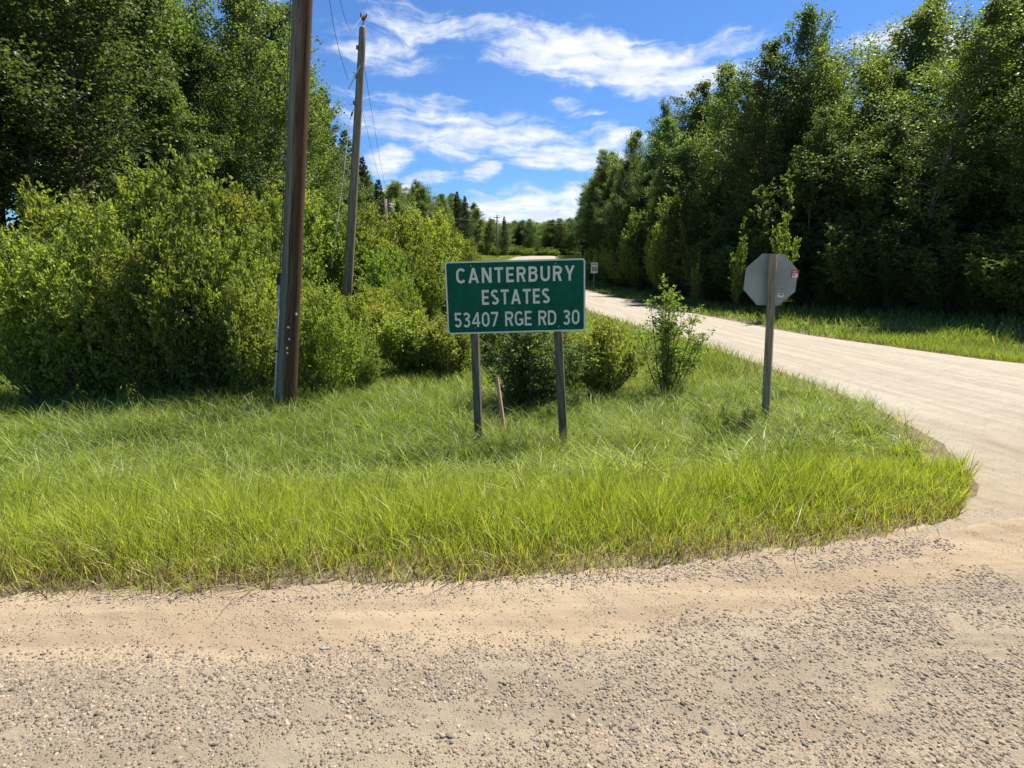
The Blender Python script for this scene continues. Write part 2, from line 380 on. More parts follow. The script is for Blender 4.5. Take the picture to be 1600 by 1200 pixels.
tag(sheet('gravel_road', X, Y, road_relief(X, Y)+.004, M['road'], col=np.repeat(sand.reshape(-1, 1), 3, 1)), kind='structure', label='tan gravel road crossing the foreground, stony near, packed smooth beyond')
# side road
vy = grid_axis([(0, 12, .25), (12, 40, .7), (40, 100, 1.5), (100, 135, 5)])
U = np.linspace(0, 1, 34)
Yc = np.repeat(vy[:, None], len(U), 1)
ylo = 2.0+Yc
ylo = np.where(ylo > 130, 130, ylo)
XX = xl(ylo)+(xr(ylo)-xl(ylo))*U[None, :]
ok = ylo-edge(XX)
YY = np.where(ok < -.3, edge(XX)-.3, ylo)
ZZ = rz(YY)+.012+.03*np.sin(U[None, :]*math.pi)*sst(8, 14, YY)-.01*np.cos(U[None, :]*math.pi*4)*sst(8, 14, YY)
ZZ = np.where(ok < 0.3, -.012+.023*sst(-.28, .1, YY-edge(XX))+road_relief(XX, YY), ZZ)-.035*(np.abs(U[None, :]-.5) > .49)*(YY > edge(XX)+.1)
tag(sheet('side_road', XX, YY, ZZ, M['side']), kind='structure', label='pale gravel side road running away to the trees and over the rise')

# ------------------------------------------------------------------ loose gravel
ICO_V = []
ph = (1+5**.5)/2
for a, b in ((-1, ph), (1, ph), (-1, -ph), (1, -ph)): ICO_V += [(a, b, 0)]
for a, b in ((-1, ph), (1, ph), (-1, -ph), (1, -ph)): ICO_V += [(0, a, b)]
for a, b in ((ph, -1), (ph, 1), (-ph, -1), (-ph, 1)): ICO_V += [(a, 0, b)]
ICO_V = np.array(ICO_V)/math.sqrt(1+ph*ph)
ICO_F = np.array([(0, 11, 5), (0, 5, 1), (0, 1, 7), (0, 7, 10), (0, 10, 11), (1, 5, 9), (5, 11, 4), (11, 10, 2), (10, 7, 6), (7, 1, 8),
                  (3, 9, 4), (3, 4, 2), (3, 2, 6), (3, 6, 8), (3, 8, 9), (4, 9, 5), (2, 4, 11), (6, 2, 10), (8, 6, 7), (9, 8, 1)])
STONE_COL = np.array([(.25, .23, .20), (.31, .285, .25), (.15, .14, .13), (.42, .39, .345), (.21, .17, .13), (.18, .18, .18), (.27, .21, .16), (.09, .085, .08), (.12, .11, .10), (.10, .085, .07)])
OCT_V = np.array([(1, 0, 0), (0, 1, 0), (-1, 0, 0), (0, -1, 0), (0, 0, 1), (0, 0, -1)], float)
keep_ = ICO_V[ICO_F].mean(1)[:, 2] > -.35
ICO_F = ICO_F[keep_]          # the buried underside of a pebble is left out
OCT_F = np.array([(0, 1, 4), (1, 2, 4), (2, 3, 4), (3, 0, 4)])
def stones(name, P, S, label, SV=ICO_V, SF=ICO_F):
    n = len(P); nv = len(SV)
    V = SV[None]*(1+rng.uniform(-.28, .25, (n, nv, 1)))
    sc3 = np.stack([rng.uniform(.75, 1.25, n), rng.uniform(.6, 1.0, n), rng.uniform(.4, .8, n)], -1)
    V = V*sc3[:, None, :]*S[:, None, None]*.5
    a = rng.uniform(0, 6.28, n); ca, sa = np.cos(a)[:, None], np.sin(a)[:, None]
    tl = rng.uniform(-.5, .5, n)[:, None]
    V = np.stack([V[..., 0]*ca-V[..., 1]*sa, V[..., 0]*sa+V[..., 1]*ca, V[..., 2]+V[..., 0]*tl*.6], -1)
    V = V+P[:, None, :]; V[..., 2] += (S*sc3[:, 2]*.18)[:, None]
    c = STONE_COL[rng.integers(0, len(STONE_COL), n)]*rng.uniform(.8, 1.15, (n, 1))
    c = c*np.array([1.12, .96, .77]); dusty = rng.uniform(0, .6, (n, 1)); c = c*(1-dusty)+np.array([.36, .295, .21])*dusty
    Fc = (SF[None]+(np.arange(n)*nv)[:, None, None]).reshape(-1, 3)
    return tag(mesh_np(name, V, Fc, M['stone'], col=np.repeat(c, nv, 0)), kind='stuff', label=label)
def stone_density(x, y):
    t = y-edge(x)
    d = sst(-.36, -.62, t+.10*(vnoise(x, y, 2.2, 7)-.5))*1.0*(.5+.8*vnoise(x, y, 4.5, 3))
    d += .75*np.exp(-((t+.05-.02*np.sin(x*2))/.05)**2)*(.3+.9*vnoise(x, y, 2, 5))
    d += 1.3*np.exp(-((t+.05+.14*np.clip((x-.2)/1.6, 0, 1))/.05)**2)*sst(-.1, .4, x)*(.4+.8*vnoise(x, y, 5, 4))
    d += .05
    d *= 1-.8*np.exp(-((t+.95-.05*np.sin(x*1.3))/.05)**2)*(vnoise(x, y, 1.2, 8) > .5)
    return np.clip(d, 0, 1)
def scatter_stones(n, x0, x1, y0, y1, smin, smax, p=2.2):
    x = rng.uniform(x0, x1, n); y = rng.uniform(y0, y1, n)
    keep = (rng.uniform(0, 1, n) < stone_density(x, y)) & (y < edge(x)+.06) & (vnoise(x, y, 9, 2) > .18)
    x, y = x[keep], y[keep]
    S = smin+(smax-smin)*rng.uniform(0, 1, len(x))**p
    return np.stack([x, y, road_relief(x, y)+.002], -1), S
P1, S1 = scatter_stones(165000, -2.2, 2.3, 1.5, 3.1, .0045, .0105, 1.1)
P2, S2 = scatter_stones(98000, -2.5, 2.6, 1.45, 3.2, .007, .0182, 1.75)
P3, S3 = scatter_stones(4200, -2.5, 2.6, 1.45, 3.2, .013, .027, 2.2)
P4, S4 = scatter_stones(9000, -8, 8, -3, 4, .008, .024, 2.0)
k = (np.abs(P4[:, 0]) > 2.5) | (P4[:, 1] < 1.45)
stones('fine_gravel', P1, S1, 'fine grit scattered over the foreground road', OCT_V, OCT_F)
stones('road_gravel', np.concatenate([P2, P3, P4[k]]), np.concatenate([S2, S3, S4[k]]), 'loose grey and tan gravel strewn over the foreground road')
# a few big stones one can pick out
def big_stone(px, py, s, colr, label, grp='larger loose stones on the foreground road'):
    p = onz(px, py, 0); bm_v = []; r = np.random.default_rng(int(px*7+py))
    import bmesh
    bm = bmesh.new(); bmesh.ops.create_icosphere(bm, subdivisions=2, radius=.5)
    ax = r.uniform(.75, 1.2, 3)*np.array([1.15, .85, .62]); off = r.uniform(0, 9, 3)
    for v in bm.verts:
        q = v.co*2; n = math.sin(q.x*3+off[0])*math.cos(q.y*2.6+off[1])+.5*math.sin(q.z*5+off[2]+q.x*4)
        v.co = Vector((v.co.x*ax[0], v.co.y*ax[1], v.co.z*ax[2]))*(1+.13*n)*s
    me = bpy.data.meshes.new('stone'); bm.to_mesh(me); bm.free()
    a = me.color_attributes.new('col', 'FLOAT_COLOR', 'POINT')
    for d_ in a.data: d_.color = (*colr, 1)
    me.materials.append(M['stone']); o = bpy.data.objects.new('stone', me); C.objects.link(o)
    o.location = (p.x, p.y, s*.2+float(road_relief(p.x, p.y))); o.rotation_euler = (0, 0, r.uniform(0, 6))
    return tag(o, label, 'stone', grp)
big_stone(508, 1014, .027, (.40, .385, .36), 'pale grey stone alone on the smooth packed track, left half')
big_stone(537, 1060, .026, (0.34, 0.29, 0.22), 'flat brown-grey stone just below the pale grey one')
big_stone(428, 1065, .022, (0.20, 0.17, 0.14), 'dark stone at the upper rim of the gravel, far left')
big_stone(482, 1066, .020, (0.17, 0.14, 0.11), 'small dark stone between two greyish ones at the gravel rim')
big_stone(668, 1062, .022, (0.14, 0.11, 0.09), 'nearly black upright stone in the gravel left of centre')
big_stone(690, 1150, .026, (0.36, 0.30, 0.23), 'grey-brown stone close beside a darker one near the bottom edge')
big_stone(702, 1150, .026, (0.20, 0.16, 0.12), 'dark brown stone touching a grey-brown one near the bottom edge')
big_stone(1101, 1143, .028, (0.19, 0.16, 0.12), 'dark stone near the bottom right, largest there')
big_stone(1158, 1145, .026, (0.21, 0.17, 0.14), 'dark grey stone at the bottom right, rightmost of the large dark ones')
big_stone(990, 1140, .028, (0.22, 0.17, 0.13), 'angular dark stone in the bottom gravel right of centre')
big_stone(895, 1122, .025, (0.33, 0.28, 0.21), 'grey stone low in the gravel below the right sign post')
big_stone(1134, 1015, .020, (0.17, 0.14, 0.11), 'dark stone at the gravel rim, right side')
big_stone(1050, 1077, .020, (0.24, 0.19, 0.14), 'brownish stone in the middle of the right gravel patch')

# ------------------------------------------------------------------ foliage builders
def unit(v): return v/np.maximum(np.linalg.norm(v, axis=-1, keepdims=True), 1e-6)
def leaves(P, A, S, colr, wid=.38, up=.6, r=None):
    r = r or rng; n = len(P)
    A = unit(A); N = unit(r.normal(0, 1, (n, 3))+np.array([0, 0, up*1.6])); B = unit(np.cross(N, A)); N = np.cross(A, B)
    s = S[:, None]; mid = P+A*s*.5+N*s*.10
    V = np.stack([P, mid+B*s*wid, P+A*s-N*s*.08, mid-B*s*wid], 1)
    i = (np.arange(n)*4)[:, None]
    Fc = np.concatenate([i+np.array([[0, 1, 2]]), i+np.array([[0, 2, 3]])], 0)
    return V.reshape(-1, 3), Fc, np.repeat(colr, 4, 0)
def tubes_np(segs, n=5):        # segs: list of (pts Kx3, radii K)
    mb = MB()
    for p, r_, k in segs: mb.tube([tuple(q) for q in p], list(r_), k, caps=False)
    V = np.array(mb.v); Fc = np.array(mb.f); return V, Fc
def branch_pts(p0, d0, L, k, r, droop=0.0, wand=.12):
    pts = [np.array(p0, float)]; d = np.array(d0, float)
    for i in range(k):
        d = unit(d+r.normal(0, wand, 3)+np.array([0, 0, droop])); pts.append(pts[-1]+d*L/k)
    return np.array(pts)
def leafcol(n, base, base2, r, young=None, yf=None):
    t = r.uniform(0, 1, (n, 1)); c = np.array(base)*(1-t)+np.array(base2)*t
    c = c*r.uniform(.82, 1.18, (n, 1))
    if young is not None:
        m = (r.uniform(0, 1, n) < yf)[:, None]; c = np.where(m, np.array(young)*r.uniform(.8, 1.15, (n, 1)), c)
    return c
PROTO = {}
def make_tree(key, seed, H, cb, Rr, nb, nt, nl, ls, prof='aspen', c1=(.088, .132, .036), c2=(.185, .240, .075), bark='bark_aspen', tr=.11):
    r = np.random.default_rng(seed); segs = []
    tp = branch_pts((0, 0, -.3), (r.normal(0, .03), r.normal(0, .03), 1), H+.2, 9, r, .05, .035)
    tp[:, 2] = np.linspace(-.3, H*.985, 10)
    rad = np.linspace(tr, .012, 10); segs.append((tp, rad, 7))
    LP, LA = [], []; lob = r.uniform(0, 6.28, 3)
    for i in range(nb):
        t = cb+(1-cb)*((i+r.uniform(0, 1))/nb)**.92; z = t*H
        u = (t-cb)/(1-cb)
        if prof == 'aspen': w_ = math.sin(math.pi*min(1, (u*.82+.16)))**.75
        elif prof == 'cone': w_ = (1-u)**.7*.95+.08
        else: w_ = (max(0.02, 1-(u*1.0)**2.2))**.5*(.55+.45*min(1, u*3+.2))
        base = np.array([np.interp(z, tp[:, 2], tp[:, 0]), np.interp(z, tp[:, 2], tp[:, 1]), z])
        a = i*2.4+r.normal(0, .5)
        lobf = 1+.28*math.sin(a*2+lob[0]+z*.9)+.2*math.sin(a*3+lob[1]-z*1.7)
        L = max(.25, Rr*w_*lobf*r.uniform(.6, 1.15)); e = R(r.uniform(12, 42)+u*25)
        d = np.array([math.cos(a)*math.cos(e), math.sin(a)*math.cos(e), math.sin(e)])
        bp = branch_pts(base, d, L, 4, r, .05, .12); segs.append((bp, np.linspace(tr*.32*(1-u*.7), .006, 5), 3))
        kk = max(3, int(nt*(L/Rr)**.8))
        for j in range(kk):
            s = r.uniform(.22, 1.0)**.8; q = np.array([np.interp(s*4, range(5), bp[:, m]) for m in range(3)])
            td = unit(d*.7+r.normal(0, .65, 3)+np.array([0, 0, .15])); tl = L*r.uniform(.14, .34)*(1.25-s*.5)+.12
            n = max(3, int(nl*r.uniform(.6, 1.4))); ss = r.uniform(0, 1, n)[:, None]
            LP.append(q+td*tl*ss+r.normal(0, .075+.05*tl, (n, 3))); LA.append(td*.4+r.normal(0, .8, (n, 3))+np.array([0, 0, -.25]))
    P = np.concatenate(LP); A = np.concatenate(LA); n = len(P)
    V, Fc, cc = leaves(P, A, ls*r.uniform(.7, 1.3, n), leafcol(n, c1, c2, r), .40, .5, r)
    crown = mesh_np('crown', V, Fc, M['leaf'], col=cc, link=False).data
    tv, tf = tubes_np(segs); trunk = mesh_np('trunk', tv, tf, M[bark], smooth=True, link=False).data
    PROTO[key] = ([('trunk', trunk), ('crown', crown)], H, Rr)
def make_spruce(key, seed, H, Rr):
    r = np.random.default_rng(seed); segs = [(np.array([(0, 0, -.3), (0, 0, H*.5), (0, 0, H*.99)]), [.11, .06, .01], 7)]
    LP, LA = [], []
    nb = int(H*15)
    for i in range(nb):
        u = (i+r.uniform(0, 1))/nb; z = H*(.05+.95*u); L = Rr*(1-u)**.85*r.uniform(.65, 1.15)+.08
        a = i*2.4+r.normal(0, .4); e = R(r.uniform(-22, -2)+u*48)
        d = np.array([math.cos(a)*math.cos(e), math.sin(a)*math.cos(e), math.sin(e)])
        bp = branch_pts((0, 0, z), d, L, 4, r, .05, .06); segs.append((bp, np.linspace(.02, .004, 5), 3))
        n = int(24+80*L); s = r.uniform(.08, 1, n)
        q = np.stack([np.interp(s*4, range(5), bp[:, m]) for m in range(3)], -1)
        side = np.cross(d, [0, 0, 1]); sp = r.uniform(-1, 1, n)[:, None]*(L*.28*(1.1-s)[:, None]+.03)
        LP.append(q+side*sp+np.array([0, 0, -1])*np.abs(sp)*.35+r.normal(0, .02, (n, 3)))
        LA.append(d*.7+side*np.sign(sp)*.7+r.normal(0, .3, (n, 3))+np.array([0, 0, -.2]))
    P = np.concatenate(LP); A = np.concatenate(LA); n = len(P)
    V, Fc, cc = leaves(P, A, r.uniform(.10, .20, n), leafcol(n, (.022, .045, .020), (.040, .068, .030), r), .14, .8, r)
    crown = mesh_np('crown', V, Fc, M['needle'], col=cc, link=False).data
    tv, tf = tubes_np(segs); trunk = mesh_np('trunk', tv, tf, M['bark_dark'], smooth=True, link=False).data
    PROTO[key] = ([('trunk', trunk), ('crown', crown)], H, Rr)
def make_shrub(key, seed, H, Rr, ns, nt, nl, ls, wid=.30, c1=(.150, .205, .036), c2=(.330, .395, .090), young=(.30, .29, .07), yfrac=.10, low=.12, upright=.5, stem=.016):
    r = np.random.default_rng(seed); segs = []; LP, LA, LT = [], [], []
    for i in range(ns):
        a = i*2.4+r.normal(0, .4); sp = r.uniform(.05, 1)**.7
        top = H*r.uniform(.72, 1.0)*(1-.38*sp**2); rr = Rr*sp*.85
        p0 = np.array([math.cos(a)*rr*.15, math.sin(a)*rr*.15, -.05])
        end = np.array([math.cos(a)*rr, math.sin(a)*rr, top])
        ts = np.linspace(0, 1, 7)[:, None]; bow = np.array([math.cos(a), math.sin(a), 0])*rr*.35*np.sin(ts*math.pi)*(1-upright)*2
        bp = p0+(end-p0)*np.concatenate([ts[:, :1]**1.25, ts[:, :1]**1.25, ts[:, :1]], 1)+bow+r.normal(0, .025*Rr, (7, 3))*ts
        segs.append((bp, np.linspace(stem, .003, 7), 4))
        for j in range(nt):
            s = low+(1-low)*r.uniform(0, 1)**.85; q = np.array([np.interp(s*6, range(7), bp[:, m]) for m in range(3)])
            aa = r.uniform(0, 6.28); ee = R(r.uniform(5, 70)); td = np.array([math.cos(aa)*math.cos(ee), math.sin(aa)*math.cos(ee), math.sin(ee)])
            tl = (Rr*.32*r.uniform(.4, 1.2)+.06)*(1.15-.55*s); n = max(3, int(nl*r.uniform(.6, 1.4)))
            ss = r.uniform(.05, 1, n)[:, None]
            if tl > .15 and r.uniform() < .5: segs.append((np.array([q, q+td*tl]), [stem*.25, .002], 3))
            LP.append(q+td*tl*ss+r.normal(0, .012+.03*tl, (n, 3))); LA.append(td*.8+r.normal(0, .6, (n, 3)))
            LT.append((q[2]+td[2]*tl*ss[:, 0])/H)
    P = np.concatenate(LP); A = np.concatenate(LA); T = np.concatenate(LT); n = len(P)
    V, Fc, cc = leaves(P, A, ls*r.uniform(.65, 1.3, n), leafcol(n, c1, c2, r, young, yfrac*np.clip(T*2.2-1.0, 0, 1.2)*2), wid, .35, r)
    crown = mesh_np('foliage', V, Fc, M['leaf'], col=cc, link=False).data
    tv, tf = tubes_np(segs); trunk = mesh_np('stems', tv, tf, M['twig'], smooth=True, link=False).data
    PROTO[key] = ([('stems', trunk), ('foliage', crown)], H, Rr)

for i in range(4):
    make_tree('aspen%d' % i, 100+i, 12.0, (.22, .30, .18, .34)[i], (2.0, 1.8, 2.3, 1.7)[i], 120, 11, 26, .088, tr=(.11, .10, .12, .10)[i])
for i in range(2):
    make_tree('poplar%d' % i, 140+i, 12.0, .12, 2.1, 130, 11, 25, .088, c1=(.060, .095, .030), c2=(.120, .155, .050), bark='bark_dark')
make_spruce('spruce0', 160, 9.0, 2.1)
for i in range(3):
    make_shrub('willow%d' % i, 180+i, 4.0, 2.0, 34, 44, 18, .095, .28, low=.08, upright=.45, stem=.03)
make_shrub('alder0', 190, 4.0, 2.1, 36, 42, 17, .095, .40, c1=(.120, .180, .036), c2=(.250, .330, .075), yfrac=.03, low=.08)
make_shrub('alder1', 191, 7.0, 3.0, 34, 44, 22, .12, .40, c1=(.075, .115, .034), c2=(.155, .205, .062), yfrac=.0, low=.16, stem=.05)
for i in range(3):
    make_shrub('bush%d' % i, 200+i, 1.2, .75, 40, 24, 14, .048, .27, low=.1, upright=.5, young=(.38, .33, .08), yfrac=.14)
make_shrub('dark_bush', 210, 1.5, .65, 42, 30, 13, .042, .22, low=.14, upright=.75, c1=(.075, .115, .035), c2=(.150, .195, .065), yfrac=.05)
make_shrub('sapling0', 215, 2.0, .52, 16, 31, 11, .044, .26, low=.10, upright=.8, stem=.011, young=(.2, .22, .05), yfrac=.1, c1=(.15, .21, .045), c2=(.30, .37, .10))
make_shrub('sapling1', 216, 3.5, .8, 8, 34, 14, .07, .36, low=.2, upright=.85, stem=.02, c1=(.13, .19, .035), c2=(.26, .33, .08))

def place(key, name, x, y, h, wscale, label, cat, group, z=None, rot=None):
    parts, H, Rr = PROTO[key]; s = h/H
    o = empty(name, (x, y, gz(x, y) if z is None else z), (0, 0, random.uniform(0, 6.28) if rot is None else rot)); o.scale = (s*wscale, s*wscale, s)
    for nm, me in parts:
        c = bpy.data.objects.new(nm, me); C.objects.link(c); c.parent = o
    return tag(o, label, cat, group)

# ------------------------------------------------------------------ left wall of trees
def lm_left(y):
    for lim, txt in ((15, 'beyond leftmost shrubs'), (24, 'behind near pole'), (33, 'between the two poles'),
                     (44, 'behind second pole'), (58, 'right of second pole'), (75, 'above the lime willow'), (95, 'above far field'), (999, 'near distant pole')):
        if y < lim: return txt
def lm_right(y):
    for lim, txt in ((16, 'nearest the junction'), (24, 'behind octagonal sign'), (34, 'above the lone sapling'), (46, 'above the road bend'),
                     (60, 'behind speed sign'), (80, 'past the speed sign'), (999, 'by the rise')):
        if y < lim: return txt
def wall(side, rows, y0, y1, step, xedge, hf):
    n = 0
    for ri, off in enumerate(rows):
        y = y0+random.uniform(0, step)
        while y < y1:
            st = step*(1+y/110)*(1 if ri < 2 else 1.25)
            x = xedge(y)+side*(off+random.uniform(-1.3, 1.3))
            if y > 12 or abs(x) > 9:
                hh = hf(y)*random.uniform(.78, 1.09)*(1.0 if ri else random.uniform(.58, .98))
                k = random.random()
                if side < 0: key = 'aspen%d' % random.randrange(4) if k < .78 else 'poplar%d' % random.randrange(2)
                else: key = 'aspen%d' % random.randrange(4) if k < .6 else 'poplar%d' % random.randrange(2)
                if k > .985: key = 'spruce0'
                kind = {'a': 'aspen', 'p': 'dark poplar', 's': 'spruce'}[key[0]]
                nm = {'a': 'aspen_tree', 'p': 'poplar_tree', 's': 'spruce_tree'}[key[0]]
                szw = 'tall' if hh > hf(y)*.93 else 'mid-height' if hh > hf(y)*.78 else 'shorter'
                rw = ['at the front of', 'just inside', 'deeper in', 'at the back of', 'at the back of'][ri]
                lab = '%s %s %s the %s tree wall, %s' % (szw, kind, rw, 'left' if side < 0 else 'right', (lm_left if side < 0 else lm_right)(y))
                place(key, nm, x, y, hh, random.uniform(1.0, 1.5)*(12/hh)**.35 if key[0] != 's' else 1, lab, 'tree', 'trees in the %s tree wall' % ('left' if side < 0 else 'right'))
                n += 1
            y += st*random.uniform(.75, 1.25)
    return n
xeL = lambda y: float(np.interp(y, [0, 14, 25, 50, 75, 92, 110], [-15, -12.5, -11.5, -11.0, -10.0, -7.0, -3]))
hL = lambda y: float(np.interp(y, [0, 20, 27, 35, 50, 65, 85, 110], [14.5, 14.5, 15.5, 14.2, 10.6, 9.9, 9.0, 8.5]))
xeR = lambda y: float(np.interp(y, [0, 8, 14, 20, 30, 50, 70, 100], [29, 22, 19, 16.8, 14.4, 11.8, 10.4, 11.0]))
hR = lambda y: float(np.interp(y, [0, 20, 30, 42, 63, 86, 105], [11.8, 12.4, 13.4, 15.0, 15.4, 12.5, 8]))
wall(-1, (0.2, 2.6, 5.2, 9.0), 8, 104, 2.1, xeL, hL)
random.seed(5)
wall(1, (0.6, 3.0, 5.6, 9.5), 7, 100, 2.3, xeR, hR)
for i in range(34):
    y = 12+i*2.6; x = xeR(y)+random.uniform(1.0, 7)
    place(random.choice(('willow0', 'alder0', 'alder0', 'willow2')), 'understorey_shrub', x, y, random.uniform(2.2, 4.2), 1.1, 'shaded shrub under the right tree wall, %s' % lm_right(y), 'shrub', 'understorey shrubs in the right woods')
for i in range(16):
    y = 60+i*3; x = xeL(y)+random.uniform(-3, 1.0)
    place(random.choice(('willow0', 'alder0')), 'understorey_shrub', x, y, random.uniform(2.0, 3.5), 1.2, 'shrub at the foot of the far left trees, %s' % lm_left(y), 'shrub', 'understorey shrubs at the far left trees')
for i in range(40):
    y = random.uniform(103, 112); x = gx(735+i*5, y, 3)
    place('alder0', 'understorey_shrub', x, y, random.uniform(1.5, 2.3), 1.8, 'shrub at the foot of the distant belt beyond the rise', 'shrub', 'shrubs at the foot of the distant belt')
for i in range(30):
    y = 17+i*1.55; x = max(xeR(y)-random.uniform(-.6, .9), xr(y)+2.6)
    place(random.choice(('alder1', 'alder0', 'alder1', 'willow2', 'sapling1')), 'understorey_shrub', x, y, random.uniform(1.2, 5.2), random.uniform(.9, 1.6), 'loose shrub along the sunny front of the right trees, %s' % lm_right(y), 'shrub', 'shrubs along the front of the right woods')
# distant belt behind the rise
for i in range(96):
    px = 722+(i % 48)*5.0+random.uniform(-4, 4); y = random.uniform(106, 126) if i < 48 else random.uniform(126, 170)
    hh = random.uniform(7.0, 8.2)*(y/122)*(1 if i < 48 else .95)
    k = random.random(); key = 'aspen%d' % random.choice((0, 2, 2)) if k < .6 else 'poplar%d' % random.randrange(2)
    x = gx(px, y, 3)
    row = 'front row' if i < 48 else 'rear rows'
    place(key, 'aspen_tree' if key[0] == 'a' else 'poplar_tree', x, y, hh, 1.7, '%s tree in the %s of the distant belt beyond the rise' % ('leafy green' if key[0] == 'a' else 'darker leafy', row), 'tree', 'trees of the distant belt beyond the rise')
for px, y, hh, lab in ((522, 40, 13.2, 'tall dark spruce beside the upper half of the second utility pole'), (550, 45, 11.8, 'dark spruce behind the second utility pole'), (574, 49, 10.6, 'dark spruce stepping down right of the second utility pole'), (788, 96, 6.2, 'pointed dark spruce beside the distant utility pole'), (716, 82, 9.2, 'dark spruce rising left of the distant pole, leftmost of a pair'), (728, 84, 8.6, 'dark spruce rising left of the distant pole, right one of a pair'),
                       (597, 54, 9.6, 'narrow dark spruce just left of the grey transformer'), (925, 78, 10.0, 'thin open spruce at the left end of the right tree wall')):
    place('spruce0', 'spruce_tree', gx(px, y, 1), y, hh, .95, lab, 'tree', 'spruces above the tree line')

# ------------------------------------------------------------------ shrubs along the left, near to far
def sp(key, px, y, h, wsc, label, cat='shrub', group='shrubs along the left side', name='willow_shrub'):
    x = gx(px, y, -.5); return place(key, name, x, y, h, wsc, label, cat, group)
L_ = [('willow2', 508, 9.3, 1.95, .72, 'pale leafy shrub spilling forward just right of the near pole'),
      ('willow0', 556, 9.9, 1.25, .85, 'low pale shrub reaching into the grass right of the near pole'),
      ('willow1', 392, 9.0, 2.1, .6, 'bright shrub in front of the others, left of the near pole'),
      ('willow0', 372, 9.6, 3.0, .62, 'light green willow shrub immediately left of the near utility pole'),
      ('alder0', 318, 9.2, 3.3, .6, 'leafy shrub at the very left edge beside the near pole'),
      ('willow1', 250, 9.0, 2.9, .7, 'light green shrub left of the leafy shrub at the left edge'),
      ('willow2', 170, 9.3, 3.3, .7, 'tall pale shrub second from the left end of the shrub row'),
      ('willow0', 80, 9.0, 3.1, .7, 'bushy pale shrub at the left end of the shrub row'),
      ('willow2', 425, 11.0, 3.0, .62, 'shrub directly behind the near utility pole'),
      ('willow1', 492, 10.6, 2.0, .62, 'pale willow shrub immediately right of the near utility pole'),
      ('willow2', 548, 11.4, 1.75, .72, 'low spreading pale shrub reaching out right of the near pole'),
      ('alder0', 448, 13.5, 3.6, .6, 'tall shrub rising behind the near pole on its right'),
      ('willow0', 512, 15.5, 1.7, .9, 'willow shrub at the foot of the second utility pole'),
      ('willow1', 400, 14.0, 4.6, .7, 'tall pale shrub behind the near pole on its left'),
      ('alder0', 340, 13.5, 4.6, .7, 'tall leafy shrub behind the left edge shrubs'),
      ('willow2', 260, 13.0, 4.4, .8, 'tall shrub in the second row far left'),
      ('willow1', 150, 13.0, 4.2, .8, 'tall shrub in the second row at the far left end'),
      ('willow1', 590, 14.5, 1.9, .75, 'low yellow-green shrub in front of the second pole'),
      ('willow0', 625, 16.5, 2.0, .8, 'rounded low shrub left of the road sign, behind the reddish-tipped bush'),
      ('willow2', 575, 22.0, 4.4, .75, 'big shrub right behind the second utility pole'),
      ('alder0', 535, 20.5, 4.3, .7, 'leafy shrub left behind the second utility pole'),
      ('willow0', 480, 20, 5.0, .75, 'tall pale shrub between the two utility poles'),
      ('willow0', 632, 25.0, 4.9, .72, 'tall lime-green willow, left part of the big clump left of the sign'),
      ('willow1', 668, 27.0, 5.1, .72, 'tall lime-green willow, crest of the big clump left of the sign'),
      ('willow2', 700, 30.0, 4.8, .66, 'lime-green willow on the right flank of the big clump'),
      ('alder0', 655, 21.0, 2.9, .8, 'dark leafy shrub at the foot of the big lime clump'),
      ('alder0', 605, 19.0, 2.9, .7, 'leafy shrub under the big lime clump, near the second pole'),
      ('willow1', 705, 22.5, 2.5, .8, 'pale shrub touching the left edge of the road sign'),
      ('willow0', 738, 40.0, 3.6, .6, 'last willow of the left row, above the sign top left corner'),
      ('willow2', 728, 50.0, 4.6, .7, 'shrub at the edge of the far left field'),
      ('willow1', 765, 62.0, 1.6, .7, 'small round bush on the far left field')]
for a in L_: sp(*a)
sp('bush0', 645, 11.9, 1.35, 1.05, 'low bush with reddish-yellow tips left of the road sign', group='low bushes around the road sign', name='low_bush')
sp('bush1', 697, 11.5, 1.25, 1.05, 'low bush with orange tips touching the left sign post', group='low bushes around the road sign', name='low_bush')
sp('bush2', 600, 13.2, 1.3, 1.0, 'yellow-green low bush at the left end of the bushes by the sign', group='low bushes around the road sign', name='low_bush')
sp('bush1', 775, 12.8, 1.25, .9, 'low bush behind the sign, right of the left post', group='low bushes around the road sign', name='low_bush')
sp('dark_bush', 826, 8.5, 1.6, 1.35, 'dark many-stemmed bush between the two sign posts', group='low bushes around the road sign', name='low_bush')
sp('bush2', 942, 9.7, 1.3, .85, 'upright bush with orange tips right of the road sign', group='low bushes around the road sign', name='low_bush')
sp('bush0', 897, 10.6, 1.0, .7, 'small bush just right of the right sign post', group='low bushes around the road sign', name='low_bush')
sp('sapling0', 1040, 9.6, 2.0, 1.3, 'loose upright sapling standing in grass before the side road', 'sapling', None, 'sapling')
for px, y, h, lab in ((1132, 7.0, .42, 'leafy weed in tall grass left of the octagonal sign post'), (1160, 6.7, .38, 'small leafy weed close left of the octagonal sign post'),
                      (1098, 7.3, .36, 'leafy weed furthest left of the octagonal sign post'), (858, 7.6, .40, 'pale leafy weed beside the right sign post'), (900, 8.2, .45, 'leafy weed right of the right sign post')):
    sp('sapling0', px, y, h+.02, 2.3, lab, 'weed', 'leafy weeds in the ditch grass', 'weed_plant')
